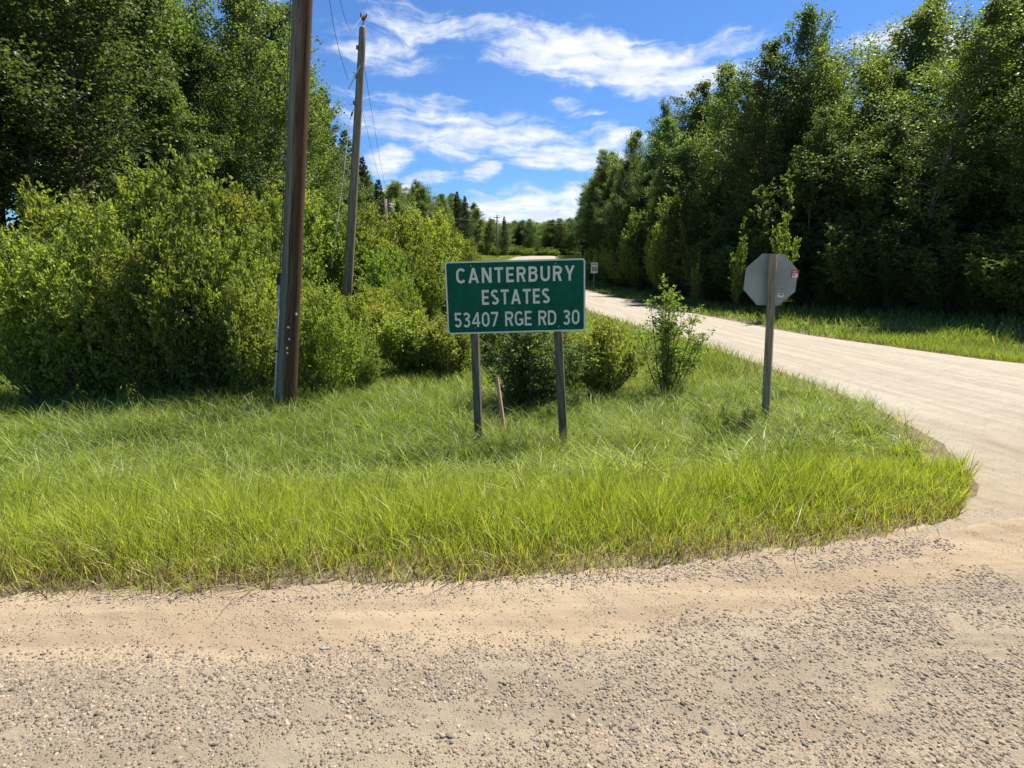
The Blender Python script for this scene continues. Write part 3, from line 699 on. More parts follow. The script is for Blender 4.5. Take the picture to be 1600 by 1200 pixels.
for key, px, y, h, ws, lab in (('alder1', 990, 57, 8.6, .95, 'round-crowned olive tree above the speed sign, in front of the aspens'), ('alder1', 1035, 47, 8.2, 1.0, 'round pale olive tree right of the speed sign'),
                               ('alder1', 1085, 38, 8.0, 1.0, 'rounded leafy tree behind the lone sapling'), ('alder1', 1160, 32, 6.0, 1.1, 'rounded pale tree left of the octagonal sign'),
                               ('alder1', 1262, 29, 8.2, 1.05, 'rounded leafy tree behind the octagonal sign'), ('alder1', 1400, 26, 7.6, 1.05, 'rounded leafy tree at the forest front far right'),
                               ('alder1', 1530, 24, 5.6, 1.1, 'rounded pale tree at the right end of the forest front')):
    sp(key, px, y, h, ws, lab, 'tree', 'round-crowned trees in front of the right wall', 'willow_tree')
# right side understorey
Rr_ = [('willow1', 1000, 49.0, 7.2, .55, 'olive-green rounded shrub above the speed sign'), ('alder0', 972, 57, 6.2, .6, 'olive shrub left of the rounded one, by the speed sign'),
       ('willow2', 1040, 41, 6.4, .6, 'tall olive shrub right of the rounded one'), ('alder1', 1120, 33, 4.0, 1.5, 'leafy shrub at the forest edge behind the sapling'),
       ('willow0', 925, 66, 3.6, .8, 'pale shrub where the right verge meets the far rise'),
       ('alder1', 1185, 30, 4.2, 1.5, 'shrub under the trees left of the octagonal sign'), ('alder1', 1275, 27, 3.4, 1.6, 'shrub under the trees behind the octagonal sign'),
       ('alder1', 1370, 24, 3.2, 1.7, 'shrub at the forest edge right of the octagonal sign'), ('alder1', 1480, 21.5, 3.4, 1.6, 'shrub at the forest edge far right'),
       ('alder1', 1575, 20, 3.4, 1.6, 'shrub at the right end of the forest edge')]
for key, px, y, h, ws, lab in Rr_: sp(key, px, y, h, ws, lab, group='shrubs under the right tree wall')
for px, y, h, lab in ((1085, 30.0, 2.9, 'small bright sapling on the right verge beyond the road'), (1215, 23.0, 5.2, 'tall thin sapling with light leaves left of the octagonal sign top'),
                      (1150, 27.0, 4.4, 'thin sapling among the trees left of the octagonal sign')):
    sp('sapling1', px, y, h, .6, lab, 'sapling', 'saplings at the edge of the right trees', 'sapling')

# ------------------------------------------------------------------ grass
def blades(name, x, y, h, wd, colr, label, bend=.45, nseg=3, wind=(-.25, -.1), root_col=None, jitter=.35, z=None, out=None, outk=.0):
    n = len(x); z = height(x, y)-.015 if z is None else z
    base = np.stack([x, y, z], -1)
    a = rng.uniform(0, 6.283, n); dirv = np.stack([np.cos(a)*jitter+wind[0], np.sin(a)*jitter+wind[1], np.ones(n)], -1); dirv = unit(dirv)
    b = rng.normal(0, 1, n)*bend; ba = a+rng.normal(0, .5, n)
    if out is not None:
        dirv = unit(dirv+np.stack([np.cos(out), np.sin(out), np.zeros(n)], -1)*(outk*rng.uniform(.2, 1.2, n))[:, None]); ba = out+rng.normal(0, .35, n); b = np.abs(b)+.25
    hv = np.stack([np.cos(ba), np.sin(ba), np.zeros(n)], -1)
    fa = rng.uniform(0, 6.283, n); side = np.stack([np.cos(fa), np.sin(fa), np.zeros(n)], -1)
    Vs = []; cs = []
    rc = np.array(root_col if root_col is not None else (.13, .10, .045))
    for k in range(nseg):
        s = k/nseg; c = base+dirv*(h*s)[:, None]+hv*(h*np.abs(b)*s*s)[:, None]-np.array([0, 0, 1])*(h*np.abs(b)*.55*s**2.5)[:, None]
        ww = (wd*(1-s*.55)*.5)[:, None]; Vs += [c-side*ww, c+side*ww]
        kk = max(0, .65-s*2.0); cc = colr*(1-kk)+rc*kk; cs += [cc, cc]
    s = 1.0; Vs.append(base+dirv*h[:, None]+hv*(h*np.abs(b))[:, None]-np.array([0, 0, 1])*(h*np.abs(b)*.55)[:, None]); cs.append(colr*1.05)
    V = np.stack(Vs, 1); Cc = np.stack(cs, 1); m = 2*nseg+1; i = (np.arange(n)*m)[:, None]
    tr = []
    for k in range(nseg-1): tr += [(2*k, 2*k+1, 2*k+3), (2*k, 2*k+3, 2*k+2)]
    tr.append((2*nseg-2, 2*nseg-1, 2*nseg)); Fc = np.concatenate([i+np.array([t]) for t in tr], 0)
    return tag(mesh_np(name, V.reshape(-1, 3), Fc, M['grass'], col=Cc.reshape(-1, 3)), kind='stuff', label=label)
def pick(n, x0, x1, y0, y1, fn):
    x = rng.uniform(x0, x1, n); y = rng.uniform(y0, y1, n); k = rng.uniform(0, 1, n) < fn(x, y); return x[k], y[k]
def gcol(x, y, tone=0.0):
    n = len(x); t = (y-edge(x)); v = vnoise(x, y, 1.1, 4)*.6+vnoise(x, y, 3.1, 6)*.4
    yel = np.array([.375, .435, .068]); grn = np.array([.240, .325, .056]); blu = np.array([.28, .34, .14]); straw = np.array([.44, .37, .17])
    f = np.clip(1.05-t/5.0+(v-.5)*1.5+tone, 0, 1)[:, None]
    c = grn*(1-f)+yel*f
    g = np.clip(sst(1.4, 4, t)*(v*1.6-.6), 0, .7)[:, None]*(rng.uniform(0, 1, n)[:, None] < .6)
    c = c*(1-g)+blu*g
    dry = (rng.uniform(0, 1, n) < .035+.28*np.exp(-(t/.35)**2))[:, None]
    brown = (rng.uniform(0, 1, n) < .04+.42*np.exp(-(t/.28)**2))[:, None]
    c = np.where(brown, np.array([.16, .105, .055]), c)
    return np.where(dry, straw, c)*rng.uniform(.6, 1.3, (n, 1))
inview = lambda x, y: np.abs(x) < y*.98+.9
# short yellow-green strip along the road
fn = lambda x, y: (~on_road(x, y, -.02))*(xl(y)-x > .0)*sst(-.12, .30, y-edge(x)+.16*(vnoise(x, y, 2.6, 1)-.5)+.10*(vnoise(x, y, 9, 5)-.5))*inview(x, y)*(.55+.65*vnoise(x, y, 5, 14))
x, y = pick(165000, -5.2, 6.0, 2.2, 4.6, fn); t = y-edge(x)
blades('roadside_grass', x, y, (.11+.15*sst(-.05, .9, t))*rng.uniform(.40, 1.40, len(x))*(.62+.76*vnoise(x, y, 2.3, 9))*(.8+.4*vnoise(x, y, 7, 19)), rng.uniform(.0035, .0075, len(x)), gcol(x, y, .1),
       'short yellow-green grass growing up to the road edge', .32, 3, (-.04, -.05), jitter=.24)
# ditch grass
fn = lambda x, y: (~on_road(x, y, -.02))*sst(.5, 2.0, y-edge(x))*inview(x, y)*(.25+1.0*vnoise(x, y, 2.0, 2))
x, y = pick(66000, -9.5, 8, 3.2, 9.3, fn)
hh = (.24+.24*sst(1, 3, y-edge(x))*(.5+vnoise(x, y, 1.3, 12)))*rng.uniform(.6, 1.25, len(x)); hh *= (1-.45*sst(1.6, .2, xl(y)-x))*.85
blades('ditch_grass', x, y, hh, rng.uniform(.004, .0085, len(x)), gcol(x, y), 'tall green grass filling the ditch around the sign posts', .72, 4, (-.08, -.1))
# tussocks: blades leaning out and drooping from a common foot
fn = lambda x, y: (~on_road(x, y, .25))*sst(.9, 2.2, y-edge(x))*inview(x, y)*(.35+.65*vnoise(x, y, 1.1, 21))
cx_, cy_ = pick(3500, -9.5, 7, 3.6, 9.3, fn); nb_ = rng.integers(14, 62, len(cx_)); ix = np.repeat(np.arange(len(cx_)), nb_)
hs = rng.uniform(.28, .56, len(cx_))*(.7+.5*vnoise(cx_, cy_, 1.4, 31))*(1-.4*sst(1.8, .3, xl(cy_)-cx_)); tint_ = rng.uniform(.58, 1.32, (len(cx_), 1))
an = rng.uniform(0, 6.283, len(ix)); rr_ = rng.uniform(0, .055, len(ix))
x, y = cx_[ix]+np.cos(an)*rr_, cy_[ix]+np.sin(an)*rr_
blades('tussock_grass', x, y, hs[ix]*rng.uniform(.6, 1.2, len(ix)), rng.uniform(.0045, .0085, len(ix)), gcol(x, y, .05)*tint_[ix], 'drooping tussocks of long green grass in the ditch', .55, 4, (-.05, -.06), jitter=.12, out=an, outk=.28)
fn = lambda x, y: (~on_road(x, y, -.04))*inview(x, y)
x, y = pick(700, -4.5, 4.5, 2.6, 5.0, fn)
blades('dead_straw', x, y, rng.uniform(.10, .26, len(x)), rng.uniform(.003, .006, len(x)), np.array([.55, .47, .30])*rng.uniform(.8, 1.15, (len(x), 1)), 'dead straw stalks leaning in the roadside grass', .2, 2, (0, 0), jitter=1.5, z=height(x, y)+rng.uniform(.0, .10, len(x)))
# pale arching seed stems
fn = lambda x, y: (~on_road(x, y, .5))*sst(1.6, 2.4, y-edge(x))*inview(x, y)*sst(.42, .7, vnoise(x, y, 1.5, 15))
x, y = pick(15000, -8, 5, 4.0, 8.8, fn)
c = np.array([.42, .52, .27])*rng.uniform(.75, 1.25, (len(x), 1))
blades('seeding_grass', x, y, rng.uniform(.34, .58, len(x)), rng.uniform(.0025, .0055, len(x)), c, 'pale arching grass stems in the ditch', 1.0, 5, (-.05, -.08))
# meadow beyond the ditch and verges
fn = lambda x, y: (~on_road(x, y, .0))*inview(x, y)*(x < xr(y)+4.5)*(x > -13)
x, y = pick(72000, -13, 13, 9.0, 17, fn)
blades('meadow_grass', x, y, rng.uniform(.16, .34, len(x))*(.7+.6*vnoise(x, y, 1.1, 3)), rng.uniform(.008, .016, len(x)), gcol(x, y, .25), 'bright green grass beyond the bushes', .35, 2, (-.1, -.1))
fn = lambda x, y: (~on_road(x, y, .10))*inview(x, y)*(x < xr(y)+14)*(x > xl(y)-14)*(.3+.7*sst(40, 15, y))
x, y = pick(110000, -12, 24, 15, 62, fn)
blades('verge_grass', x, y, rng.uniform(.18, .42, len(x)), rng.uniform(.02, .04, len(x)), gcol(x, y, .25), 'grass on the verges of the side road', .35, 2, (-.1, -.1))
fn = lambda x, y: (~on_road(x, y, .4))*(x < 16)
x, y = pick(40000, -14, 16, 60, 105, fn)
blades('far_field_grass', x, y, rng.uniform(.12, .3, len(x)), rng.uniform(.05, .09, len(x)), gcol(x, y, .45), 'mown grass on the far rise beside the road', .3, 2, (-.1, -.1))

# ------------------------------------------------------------------ utility poles
def utility_pole(bpx, bpy_, y, tpx, tpy, r0, r1, mat, label, hbury=.6, ztop=None):
    b = at(bpx, bpy_, y); zg = gz(b.x, y)
    tp = at(tpx, tpy, y); d = (tp-b)
    if ztop: tp = b+d*((ztop-b.z)/d.z); d = tp-b
    foot = b+d*((zg-.3-b.z)/d.z)
    o = empty('utility_pole', foot+d.normalized()*.3)
    q = Vector((0, 0, 1)).rotation_difference(d.normalized()); o.rotation_mode = 'QUATERNION'; o.rotation_quaternion = q
    L = (tp-foot).length-.3
    mb = MB(); n = 14
    pts = [(0, 0, -.3+(L+.3)*i/n) for i in range(n+1)]; rad = [r0+(r1-r0)*i/n for i in range(n+1)]
    mb.tube(pts+[(0, 0, L+r1*.9)], rad+[r1*.25], 20)
    mb.build('shaft', mat, o, smooth=True)
    tag(o, label, 'utility pole', 'utility poles')
    return o, L
p1, L1 = utility_pole(447, 640, 8.3, 473, 0, .143, .108, M['pole'], 'weathered brown utility pole nearest the road, with grey conduit on its left', ztop=10.0)
mb = MB(); mb.tube([(-.156, -.03, -.1), (-.150, -.03, 2.05)], .019, 8); mb.build('conduit', M['conduit'], p1, True)
mb = MB(); mb.tube([(-.150, -.03, 2.05), (-.142, -.02, 10.2)], .007, 6); mb.build('ground_wire', M['wire'], p1, True)
mb = MB(); mb.box((-.160, -.03, 1.98), (.022, .02, .08)); mb.build('strap', M['black'], p1)
mb = MB(); mb.box((-.158, -.03, .95), (.028, .022, .012)); mb.build('strap', M['black'], p1)
for (dx, z) in ((.035, 1.33), (.052, 1.16), (.030, 1.03), (.036, .96), (.12, 1.52)):
    a_ = math.asin(dx/.14); mb = MB(); mb.box((0, 0, 0), (random.uniform(.010, .017), .003, random.uniform(.011, .018)), Matrix.Rotation(random.uniform(-.3, .3), 3, 'Y')); mb.build('tag_plate', M['white'], p1, loc=(dx, -math.cos(a_)*.1415, z), rot=(0, 0, a_))
for (zz, dx) in ((4.0, .03), (1.7, -.02), (3.1, .01), (5.3, .02)):
    mb = MB(); mb.tube([(dx, -.16, zz), (dx, -.12, zz)], .006, 6); mb.build('nail', M['bolt'], p1)
p2, L2 = utility_pole(543, 460, 19.0, 567, 45, .155, .105, M['pole2'], 'grey-brown utility pole further back rising from the shrubs')
mb = MB(); mb.tube([(0, 0, L2), (0, 0, L2+.30)], .018, 8); mb.build('top_pin', M['wire'], p2)
for dx in (-.07, .07):
    mb = MB(); mb.tube([(dx*.3, 0, L2+.22), (dx, 0, L2+.34), (dx*1.3, 0, L2+.42)], [.015, .032, .015], 8); mb.build('insulator', M['porcelain'], p2)
mb = MB(); mb.tube([(0, 0, L2+.26), (0, 0, L2+.30), (0, 0, L2+.36)], [.05, .06, .03], 8); mb.build('insulator', M['porcelain'], p2)
for zz in (L2-.55, L2-1.35, L2-2.1):
    mb = MB(); mb.box((-.10, -.07, zz), (.04, .05, .05)); mb.build('bracket', M['wire'], p2)
mb = MB(); mb.tube([(.03, -.112, .4), (.02, -.10, L2-.4)], .007, 6); mb.build('ground_wire', M['wire'], p2)
mb = MB(); mb.tube([(-.30, -.1, L2-1.75), (.02, -.13, L2-1.05)], .018, 8); mb.build('cutout_arm', M['white'], p2)
# distant poles
def far_pole(px, bpy0, tpy, y, r, label, transformer=False):
    a = at(px, bpy0, y); b = at(px, tpy, y); o = empty('utility_pole', (a.x, y, gz(a.x, y))); H = b.z-gz(a.x, y)
    mb = MB(); mb.tube([(0, 0, -.3), (0, 0, H)], [r, r*.75], 12); mb.build('shaft', M['pole2'], o, True)
    if transformer:
        mb = MB(); mb.tube([(.38, -.1, H-1.15), (.38, -.1, H-1.1), (.38, -.1, H-.35), (.38, -.1, H-.3)], [.2, .24, .24, .12], 14); mb.build('transformer', M['transformer'], o, True)
        mb = MB(); mb.tube([(.38, -.1, H-.3), (.38, -.1, H-.05)], .04, 8); mb.build('insulator', M['porcelain'], o)
    else:
        mb = MB(); mb.tube([(-.5, -.1, H-.35), (.5, -.1, H-.35)], .05, 6); mb.build('crossarm', M['pole2'], o)
    return tag(o, label, 'utility pole', 'utility poles'), Vector((a.x, y, b.z))
p3, t3 = far_pole(606, 400, 311, 44, .13, 'utility pole with a grey transformer showing above the left shrubs', True)
p4, t4 = far_pole(777, 400, 336, 88, .14, 'small distant utility pole before the far spruce')
# wires
def sag(a, b, s, n=24): return [a.lerp(b, i/n)+Vector((0, 0, -s*4*(i/n)*(1-i/n))) for i in range(n+1)]
def wire(pts, r, label, mat='wire', name='power_line', group='overhead wires'):
    o0 = pts[0]; mb = MB(); mb.tube([p-o0 for p in pts], r, 5); o = mb.build(name, M[mat], None, True, loc=o0); return tag(o, label, 'wire', group)
q2 = p2.rotation_quaternion; top2 = p2.location+q2@Vector((0, 0, L2+.4)); mid2 = p2.location+q2@Vector((-.08, -.12, L2-1.3))
q1 = p1.rotation_quaternion; top1 = p1.location+q1@Vector((0, 0, L1)); 
def pwire(pix, label, r=.006):        # wire through places seen in the photograph; ends on the pole
    wire(pix, r, label)
wire([at(508, -60, 14.0), at(515, 0, 15.2), at(521, 40, 16.0), at(530, 80, 17.0), at(538, 107, 17.8), at(544, 124, 18.3), at(552, 113, 18.7), mid2], .007, 'slack wire hanging lower, left of the second pole top')
wire([at(520, -50, 14.5), at(531, 0, 16.0), at(537, 22, 16.8), at(543, 40, 17.6), at(549, 48, 18.2), at(556, 40, 18.6), top2], .007, 'slack wire hanging higher, left of the second pole top')
wire(sag(p2.location+q2@Vector((.1, 0, L2-1.0)), t3+Vector((.2, 0, 0)), .35), .007, 'thin wire running on from the second pole, upper one')
wire(sag(p2.location+q2@Vector((.1, 0, L2-2.2)), t3+Vector((.2, 0, -.6)), .3), .006, 'thin wire running on from the second pole, lower one')
wire(sag(t3, t4, 1.0), .012, 'far wire between the transformer pole and the distant pole')
wire(sag(t4, Vector((11, 96, 8.6)), .6), .014, 'far wire crossing the side road near the rise')
gy = [p2.location+q2@Vector((-.12, -.1, L2-2.3)), at(546, 190, 18.6), at(537, 270, 18.2), at(527, 345, 17.8), at(518, 420, 17.2)]
o = wire(gy, .012, 'pale guy wire slanting down left of the second pole', 'wire_light', 'guy_wire')
mb = MB(); g0 = gy[0].lerp(gy[1], .25)-gy[0]; g1 = gy[0].lerp(gy[1], .5)-gy[0]; mb.tube([g0, g1], .03, 8); mb.build('guy_insulator', M['wire'], o)

# ------------------------------------------------------------------ lettering
def arc(cx, cz, rx, rz, a0, a1, n=12):
    return [(cx+rx*math.cos(R(a0+(a1-a0)*i/n)), cz+rz*math.sin(R(a0+(a1-a0)*i/n))) for i in range(n+1)]
def glyph(ch, t):
    """width and pieces of one capital or digit, height 1: ('q', four corners) or ('l', centre line of a stroke)"""
    h = t/2; d = t*1.06
    def rect(a, b, c, e): return ('q', [(a, b), (c, b), (c, e), (a, e)])
    def par(x0, z0, x1, z1, w_): return ('q', [(x0, z0), (x0+w_, z0), (x1+w_, z1), (x1, z1)])
    w = {'C': .66, 'A': .76, 'N': .70, 'T': .62, 'E': .54, 'R': .64, 'B': .64, 'U': .68, 'Y': .70, 'S': .60, '5': .58, '3': .58, '4': .66, '0': .62, '7': .58,
         'G': .68, 'D': .66, 'M': .86, 'X': .70, 'I': t, ' ': .30}[ch]
    if ch == ' ': return w, []
    if ch == 'C': return w, [('l', arc(w/2+.03, .64, w/2-h+.01, .36-h, 32, 180)+arc(w/2+.03, .36, w/2-h+.01, .36-h, 180, 328))]
    if ch == 'G': return w, [('l', arc(w/2+.01, .64, w/2-h, .36-h, 32, 180)+arc(w/2+.01, .36, w/2-h, .36-h, 180, 330)), rect(w-t, .10, w, .50), rect(w*.54, .50-t*.9, w-t, .50)]
    if ch == 'A': return w, [par(0, 0, w/2-d/2, 1, d), par(w-d, 0, w/2-d/2, 1, d), rect(w*.24, .20, w*.76, .20+t*.9)]
    if ch == 'N': return w, [rect(0, 0, t, 1), rect(w-t, 0, w, 1), par(w-t*1.25, 0, 0, 1, t*1.25)]
    if ch == 'M': return w, [rect(0, 0, t, 1), rect(w-t, 0, w, 1), par(w/2-t*.6, .15, 0, 1, t*1.1), par(w/2-t*.5, .15, w-t*1.1, 1, t*1.1)]
    if ch == 'T': return w, [rect(0, 1-t, w, 1), rect(w/2-h, 0, w/2+h, 1-t)]
    if ch == 'I': return w, [rect(0, 0, w, 1)]
    if ch == 'X': return w, [par(0, 0, w-d, 1, d), par(w-d, 0, 0, 1, d)]
    if ch == 'E': return w, [rect(0, 0, t, 1), rect(t, 1-t, w, 1), rect(t, 0, w, t), rect(t, .5-t*.45, w*.92, .5+t*.45)]
    if ch == 'U': return w, [('l', [(h, 1)]+arc(w/2, .34, w/2-h, .34-h, 180, 360)+[(w-h, 1)])]
    if ch == 'Y': return w, [par(w/2-d/2, .42, 0, 1, d), par(w/2-d/2, .42, w-d, 1, d), rect(w/2-h, 0, w/2+h, .46)]
    if ch == 'D': return w, [rect(0, 0, t, 1), ('l', [(t*.9, 1-h)]+arc(w-h-.30, 1-h-.30, .30, .30, 90, 0, 8)+arc(w-h-.30, h+.30, .30, .30, 0, -90, 8)+[(t*.9, h)])]
    if ch == 'R': return w, [rect(0, 0, t, 1), ('l', [(t*.9, 1-h)]+arc(w*.60, .72, w*.40-h*.9, .28-h, 90, -90)+[(t*.9, .44+h)]), par(w-d*1.05, 0, w*.44, .46, d*1.05)]
    if ch == 'B': return w, [rect(0, 0, t, 1), ('l', [(t*.9, 1-h)]+arc(w*.58, .745, w*.37-h*.9, .255-h, 90, -90)+[(t*.9, .49+h)]), ('l', [(t*.9, .49+h)]+arc(w*.60, (.49+t)/2, w*.40-h, (.49+t)/2-h, 90, -90)+[(t*.9, h)])]
    if ch == 'S': return w, [('l', arc(w/2, .745, w/2-h, .255-h*.9, 30, 180, 10)+arc(w/2, .745, w/2-h, .25-h*.9, 180, 262, 5)[1:]+arc(w/2, .26, w/2-h, .26-h*.9, 82, 0, 5)+arc(w/2, .26, w/2-h, .26-h, 0, -150, 10)[1:])]
    if ch == '0': return w, [('l', arc(w/2, .62, w/2-h, .38-h, 0, 180)+arc(w/2, .38, w/2-h, .38-h, 180, 360)+[(w-h, .62)])]
    if ch == '7': return w, [rect(0, 1-t, w, 1), par(w*.16, 0, w-t*1.1, 1-t, t*1.1)]
    if ch == '4': return w, [rect(w-t*1.75, 0, w-t*.75, 1), rect(0, .20, w, .20+t*.9), par(0, .20+t*.9, w-t*1.75, 1, t*1.0)]
    if ch == '3': return w, [('l', arc(w/2-.02, .755, w/2-h, .245-h, 150, -80)+[(w*.35, .51)]), ('l', [(w*.35, .53)]+arc(w/2-.02, .28, w/2-h, .28-h*.7, 85, -150))]
    if ch == '5': return w, [rect(t*.35, 1-t, w*.95, 1), rect(t*.35, .48, t*1.3, 1-t), ('l', [(t*.8, .52)]+arc(w/2-.01, .315, w/2-h, .315-h, 108, -148))]
def text_mesh(txt, name, mat, parent, cx, cz, w_, h_, y, t=.17, gap=.13):
    """raised letters cut from sheet, each letter a mesh of its own"""
    tot = sum(glyph(ch, t)[0]+gap for ch in txt)-gap; x = 0; lay = 0
    for ch in txt:
        gw, pcs = glyph(ch, t); polys = []
        for kind, pts in pcs:
            lay += 1; yy = y-.00025*(1+lay % 4)
            if kind == 'q': polys.append((yy, pts)); continue
            L_, R_ = [], []
            for i, p in enumerate(pts):
                a = pts[max(i-1, 0)]; b = pts[min(i+1, len(pts)-1)]; dx, dz = b[0]-a[0], b[1]-a[1]; l = math.hypot(dx, dz) or 1
                nx, nz = -dz/l*t/2, dx/l*t/2; L_.append((p[0]+nx, p[1]+nz)); R_.append((p[0]-nx, p[1]-nz))
            for i in range(len(pts)-1): polys.append((yy, [L_[i], L_[i+1], R_[i+1], R_[i]]))
        ox, sx = cx+((x+gw/2)/tot-.5)*w_, w_/tot; mb = MB()
        for yy, q_ in polys:
            V = [((a-gw/2)*sx, yy, (b-.5)*h_) for a, b in q_]
            ar = sum(V[i][0]*V[(i+1) % 4][2]-V[(i+1) % 4][0]*V[i][2] for i in range(4))
            mb.quads(V if ar > 0 else V[::-1], [(0, 1, 2, 3)])
        if polys: mb.build(name, mat, parent, loc=(ox, 0, cz))
        x += gw+gap
def rrect(w_, h_, r, n=6):
    out = []
    for cx, cz, a0 in ((w_/2-r, h_/2-r, 0), (-w_/2+r, h_/2-r, 90), (-w_/2+r, -h_/2+r, 180), (w_/2-r, -h_/2+r, 270)):
        for i in range(n+1): a = R(a0+90*i/n); out.append((cx+r*math.cos(a), cz+r*math.sin(a)))
    return out

# ------------------------------------------------------------------ road name sign
YS = 6.5
ctr = at(806, 463.6, YS); kpx = (YS*math.cos(PITCH)+(EYE-ctr.z)*math.sin(PITCH))/F
W_, H_ = 217.5*kpx, 108.5*kpx*1.035
gS = gz(ctr.x, YS)
sign = tag(empty('road_sign', (ctr.x, YS, gS)), 'green road sign reading CANTERBURY ESTATES on two wooden posts', 'road sign')
board = MB(); board.prism(rrect(W_, H_, .035), -.003, .006)
bo = board.build('board', M['alu'], sign, loc=(0, 0, ctr.z-gS), rot=(0, R(-1.45), R(1.0)))
mb = MB(); mb.prism(rrect(W_-.003, H_-.003, .034), -.0042, -.0032); mb.build('border', M['sign_white'], bo)
mb = MB(); mb.prism(rrect(W_-.036, H_-.036, .022), -.0056, -.0044); mb.build('green_panel', M['sign_green'], bo)
text_mesh('CANTERBURY', 'letter', M['sign_white'], bo, 0, 33.2*kpx*1.03, 184*kpx, 23.2*kpx, -.0062, .168, .21)
text_mesh('ESTATES', 'letter', M['sign_white'], bo, 0, 0.2*kpx, 106*kpx, 23.0*kpx, -.0062, .170, .16)
text_mesh('53407 RGE RD 30', 'letter', M['sign_white'], bo, 1*kpx, -33*kpx*1.03, 197*kpx, 23.0*kpx, -.0062, .15, .125)
for bx, bz in ((-68.5, 49), (62.5, 49), (-65, -47), (66.5, -48)):
    mb = MB(); mb.tube([(bx*kpx, -.0062, bz*kpx), (bx*kpx, -.012, bz*kpx)], .009, 8); mb.build('bolt', M['bolt'], bo)
for (x0, x1, wd) in ((742.0, 747.5, .041), (872.0, 879.5, .046)):
    a = at(x0, 520, YS+.06); b = at(x1, 667, YS+.06); d = (a-b).normalized(); top = a+d*(ctr.z+H_/2-.02-a.z)/d.z; bot = b+d*(gS-.3-b.z)/d.z
    mb = MB(); mid = (top+bot)/2-Vector((ctr.x, YS, gS)); q = Vector((0, 0, 1)).rotation_difference(d).to_matrix()@Matrix.Rotation(R(-10), 3, 'Z')
    mb.box((0, 0, 0), (wd, .044, (top-bot).length/2), None, .004); o = mb.build('post', M['post'], sign); o.location = mid; o.rotation_euler = q.to_euler()

# ------------------------------------------------------------------ stop sign seen from behind
YT = 6.95
c = at(1207, 437.5, YT); k2 = (YT*math.cos(PITCH)+(EYE-c.z)*math.sin(PITCH))/F
gT = gz(c.x, YT); foot = at(1196, 650, YT); topp = at(1208.5, 397.5, YT); d = (topp-foot).normalized(); foot = foot+d*(gT-.3-foot.z)/d.z
stop = tag(empty('stop_sign', (foot.x, YT, gT)), 'grey back of an octagonal stop sign on a square wooden post', 'road sign')
base = Vector((foot.x, YT, gT)); L = (topp-foot).length; mid = (topp+foot)/2-base
q = Vector((0, 0, 1)).rotation_difference(d).to_matrix()@Matrix.Rotation(R(-33), 3, 'Z')
mb = MB(); mb.box((0, 0, 0), (.042, .042, L/2), None, .004); o = mb.build('post', M['stop_post'], stop); o.location = mid; o.rotation_euler = q.to_euler()
mb = MB(); mb.box((0, 0, 0), (.0435, .0435, .006), None, .004); o = mb.build('strap', M['bolt'], stop); o.location = at(1197.5, 603, YT)-base; o.rotation_euler = q.to_euler()
ra = 39.5*k2*1.01/math.cos(R(22.5))
oct_ = [(ra*math.cos(R(22.5+45*i)), ra*math.sin(R(22.5+45*i))) for i in range(8)]
mb = MB(); mb.prism(oct_, 0.060, 0.064); pl = mb.build('plate', M['alu'], stop, loc=c-base, rot=(0, R(2.0), R(-4)))
mb = MB(); mb.prism([(x*.995, z*.995) for x, z in oct_], .0645, .0655); mb.build('face', M['red'], pl)
for s in (.25, -.25):
    mb = MB(); mb.tube([(0, -.06, s*.9), (0, -.045, s*.9)], .01, 8); mb.build('bolt', M['bolt'], pl)
def sticker(px, py, w_, h_, mat, r=.004, rot=0, y=.0594):
    p = at(px, py, YT+.05)-c; mb = MB(); mb.prism(rrect(w_, h_, r), -.0004, .0004); return mb.build('sticker', mat, pl, loc=(p.x, y, p.z), rot=(0, R(rot), 0))
s1 = sticker(1240.5, 427, 12*k2, 12.5*k2, M['red'])
sticker(1240.8, 429.2, 8.5*k2, 6.4*k2, M['white'], y=.0578)
sticker(1238.8, 428.5, 2.6*k2, 2.6*k2, M['red'], y=.0566)
sticker(1240.5, 423.4, 6*k2, 1.4*k2, M['white'], .001, y=.0578)
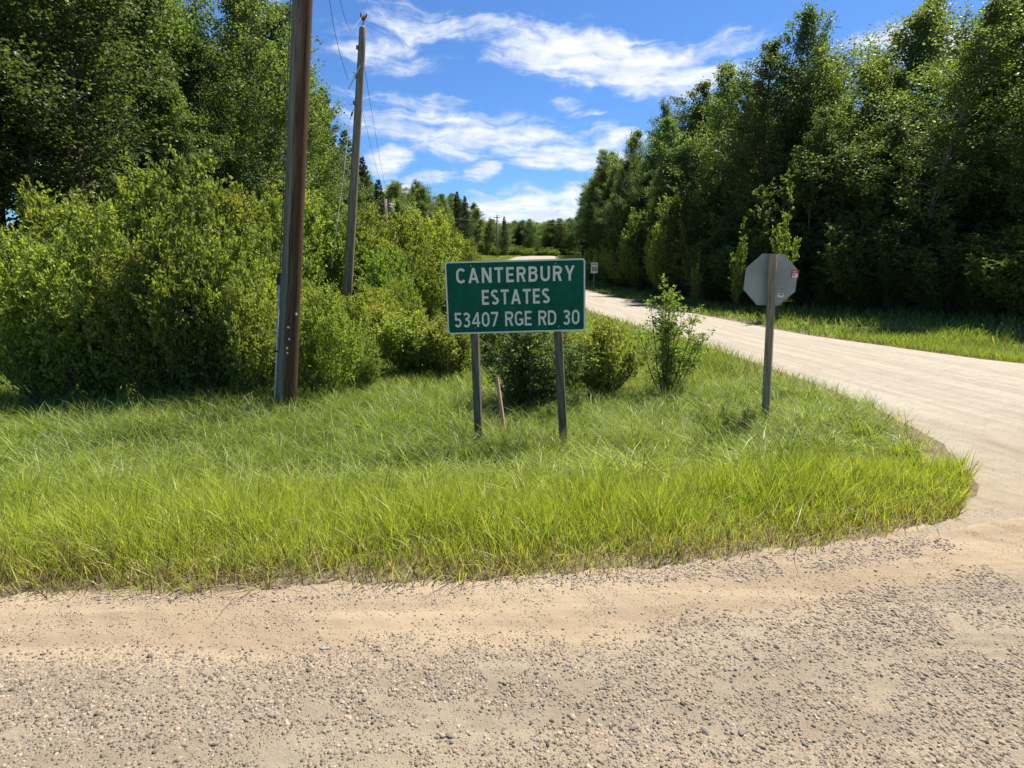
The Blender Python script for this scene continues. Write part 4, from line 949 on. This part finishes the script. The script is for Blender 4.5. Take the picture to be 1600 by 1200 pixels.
sticker(1220, 461, 9.5*k2, 6.5*k2, M['white'], .015, 5)
sticker(1220.5, 459.8, 5*k2, 1.8*k2, M['black'], .002, 5, y=.0578)
scr = MB(); r_ = np.random.default_rng(5)
for i in range(6):
    x0 = (-4+i*1.6)*k2; z0 = (i*.5-1)*k2; scr.tube([(x0, 0, z0), (x0+.9*k2, 0, z0+r_.uniform(-1, 1.6)*k2), (x0+1.7*k2, 0, z0+r_.uniform(-.8, 1)*k2)], .0012, 4)
p = at(1224, 450, YT+.05)-c; scr.build('graffiti', M['black'], pl, loc=(p.x, .059, p.z))

# ------------------------------------------------------------------ speed sign
YV = 50.0
c = at(928.5, 418.5, YV); k3 = (YV*math.cos(PITCH)+(EYE-c.z)*math.sin(PITCH))/F; g3 = gz(c.x, YV)
sp_ = tag(empty('speed_sign', (c.x, YV, g3)), 'small white MAXIMUM 50 speed sign beside the side road', 'road sign')
mb = MB(); mb.prism(rrect(10.5*k3, 16.5*k3, .04), -.003, .003); b5 = mb.build('board', M['white'], sp_, loc=(0, -.05, c.z-g3))
text_mesh('50', 'letter', M['black'], b5, 0, -2.2*k3, 8.2*k3, 6.6*k3, -.0045, .2, .12)
text_mesh('MAXIMUM', 'letter', M['black'], b5, 0, 5.6*k3, 8.4*k3, 2.0*k3, -.0045, .18, .15)
mb = MB(); mb.box((0, .0, (c.z-g3+.3)/2-.2), (.045, .045, (c.z-g3+.3)/2+.2)); mb.build('post', M['green_post'], sp_)

# ------------------------------------------------------------------ leaning stake
a = at(776.5, 590, 7.2); b = at(786.5, 660, 7.0); mb = MB(); d = (a-b).normalized(); bot = b+d*(gz(b.x, b.y)-.15-b.z)/d.z
q = Vector((0, 0, 1)).rotation_difference(d).to_matrix()@Matrix.Rotation(R(-35), 3, 'Z')
mb.box((0, 0, (a-bot).length/2), (.021, .012, (a-bot).length/2)); o = mb.build('survey_stake', M['stake']); o.location = bot; o.rotation_euler = q.to_euler()
tag(o, 'thin pinkish wooden stake leaning in the grass between the sign posts', 'stake')
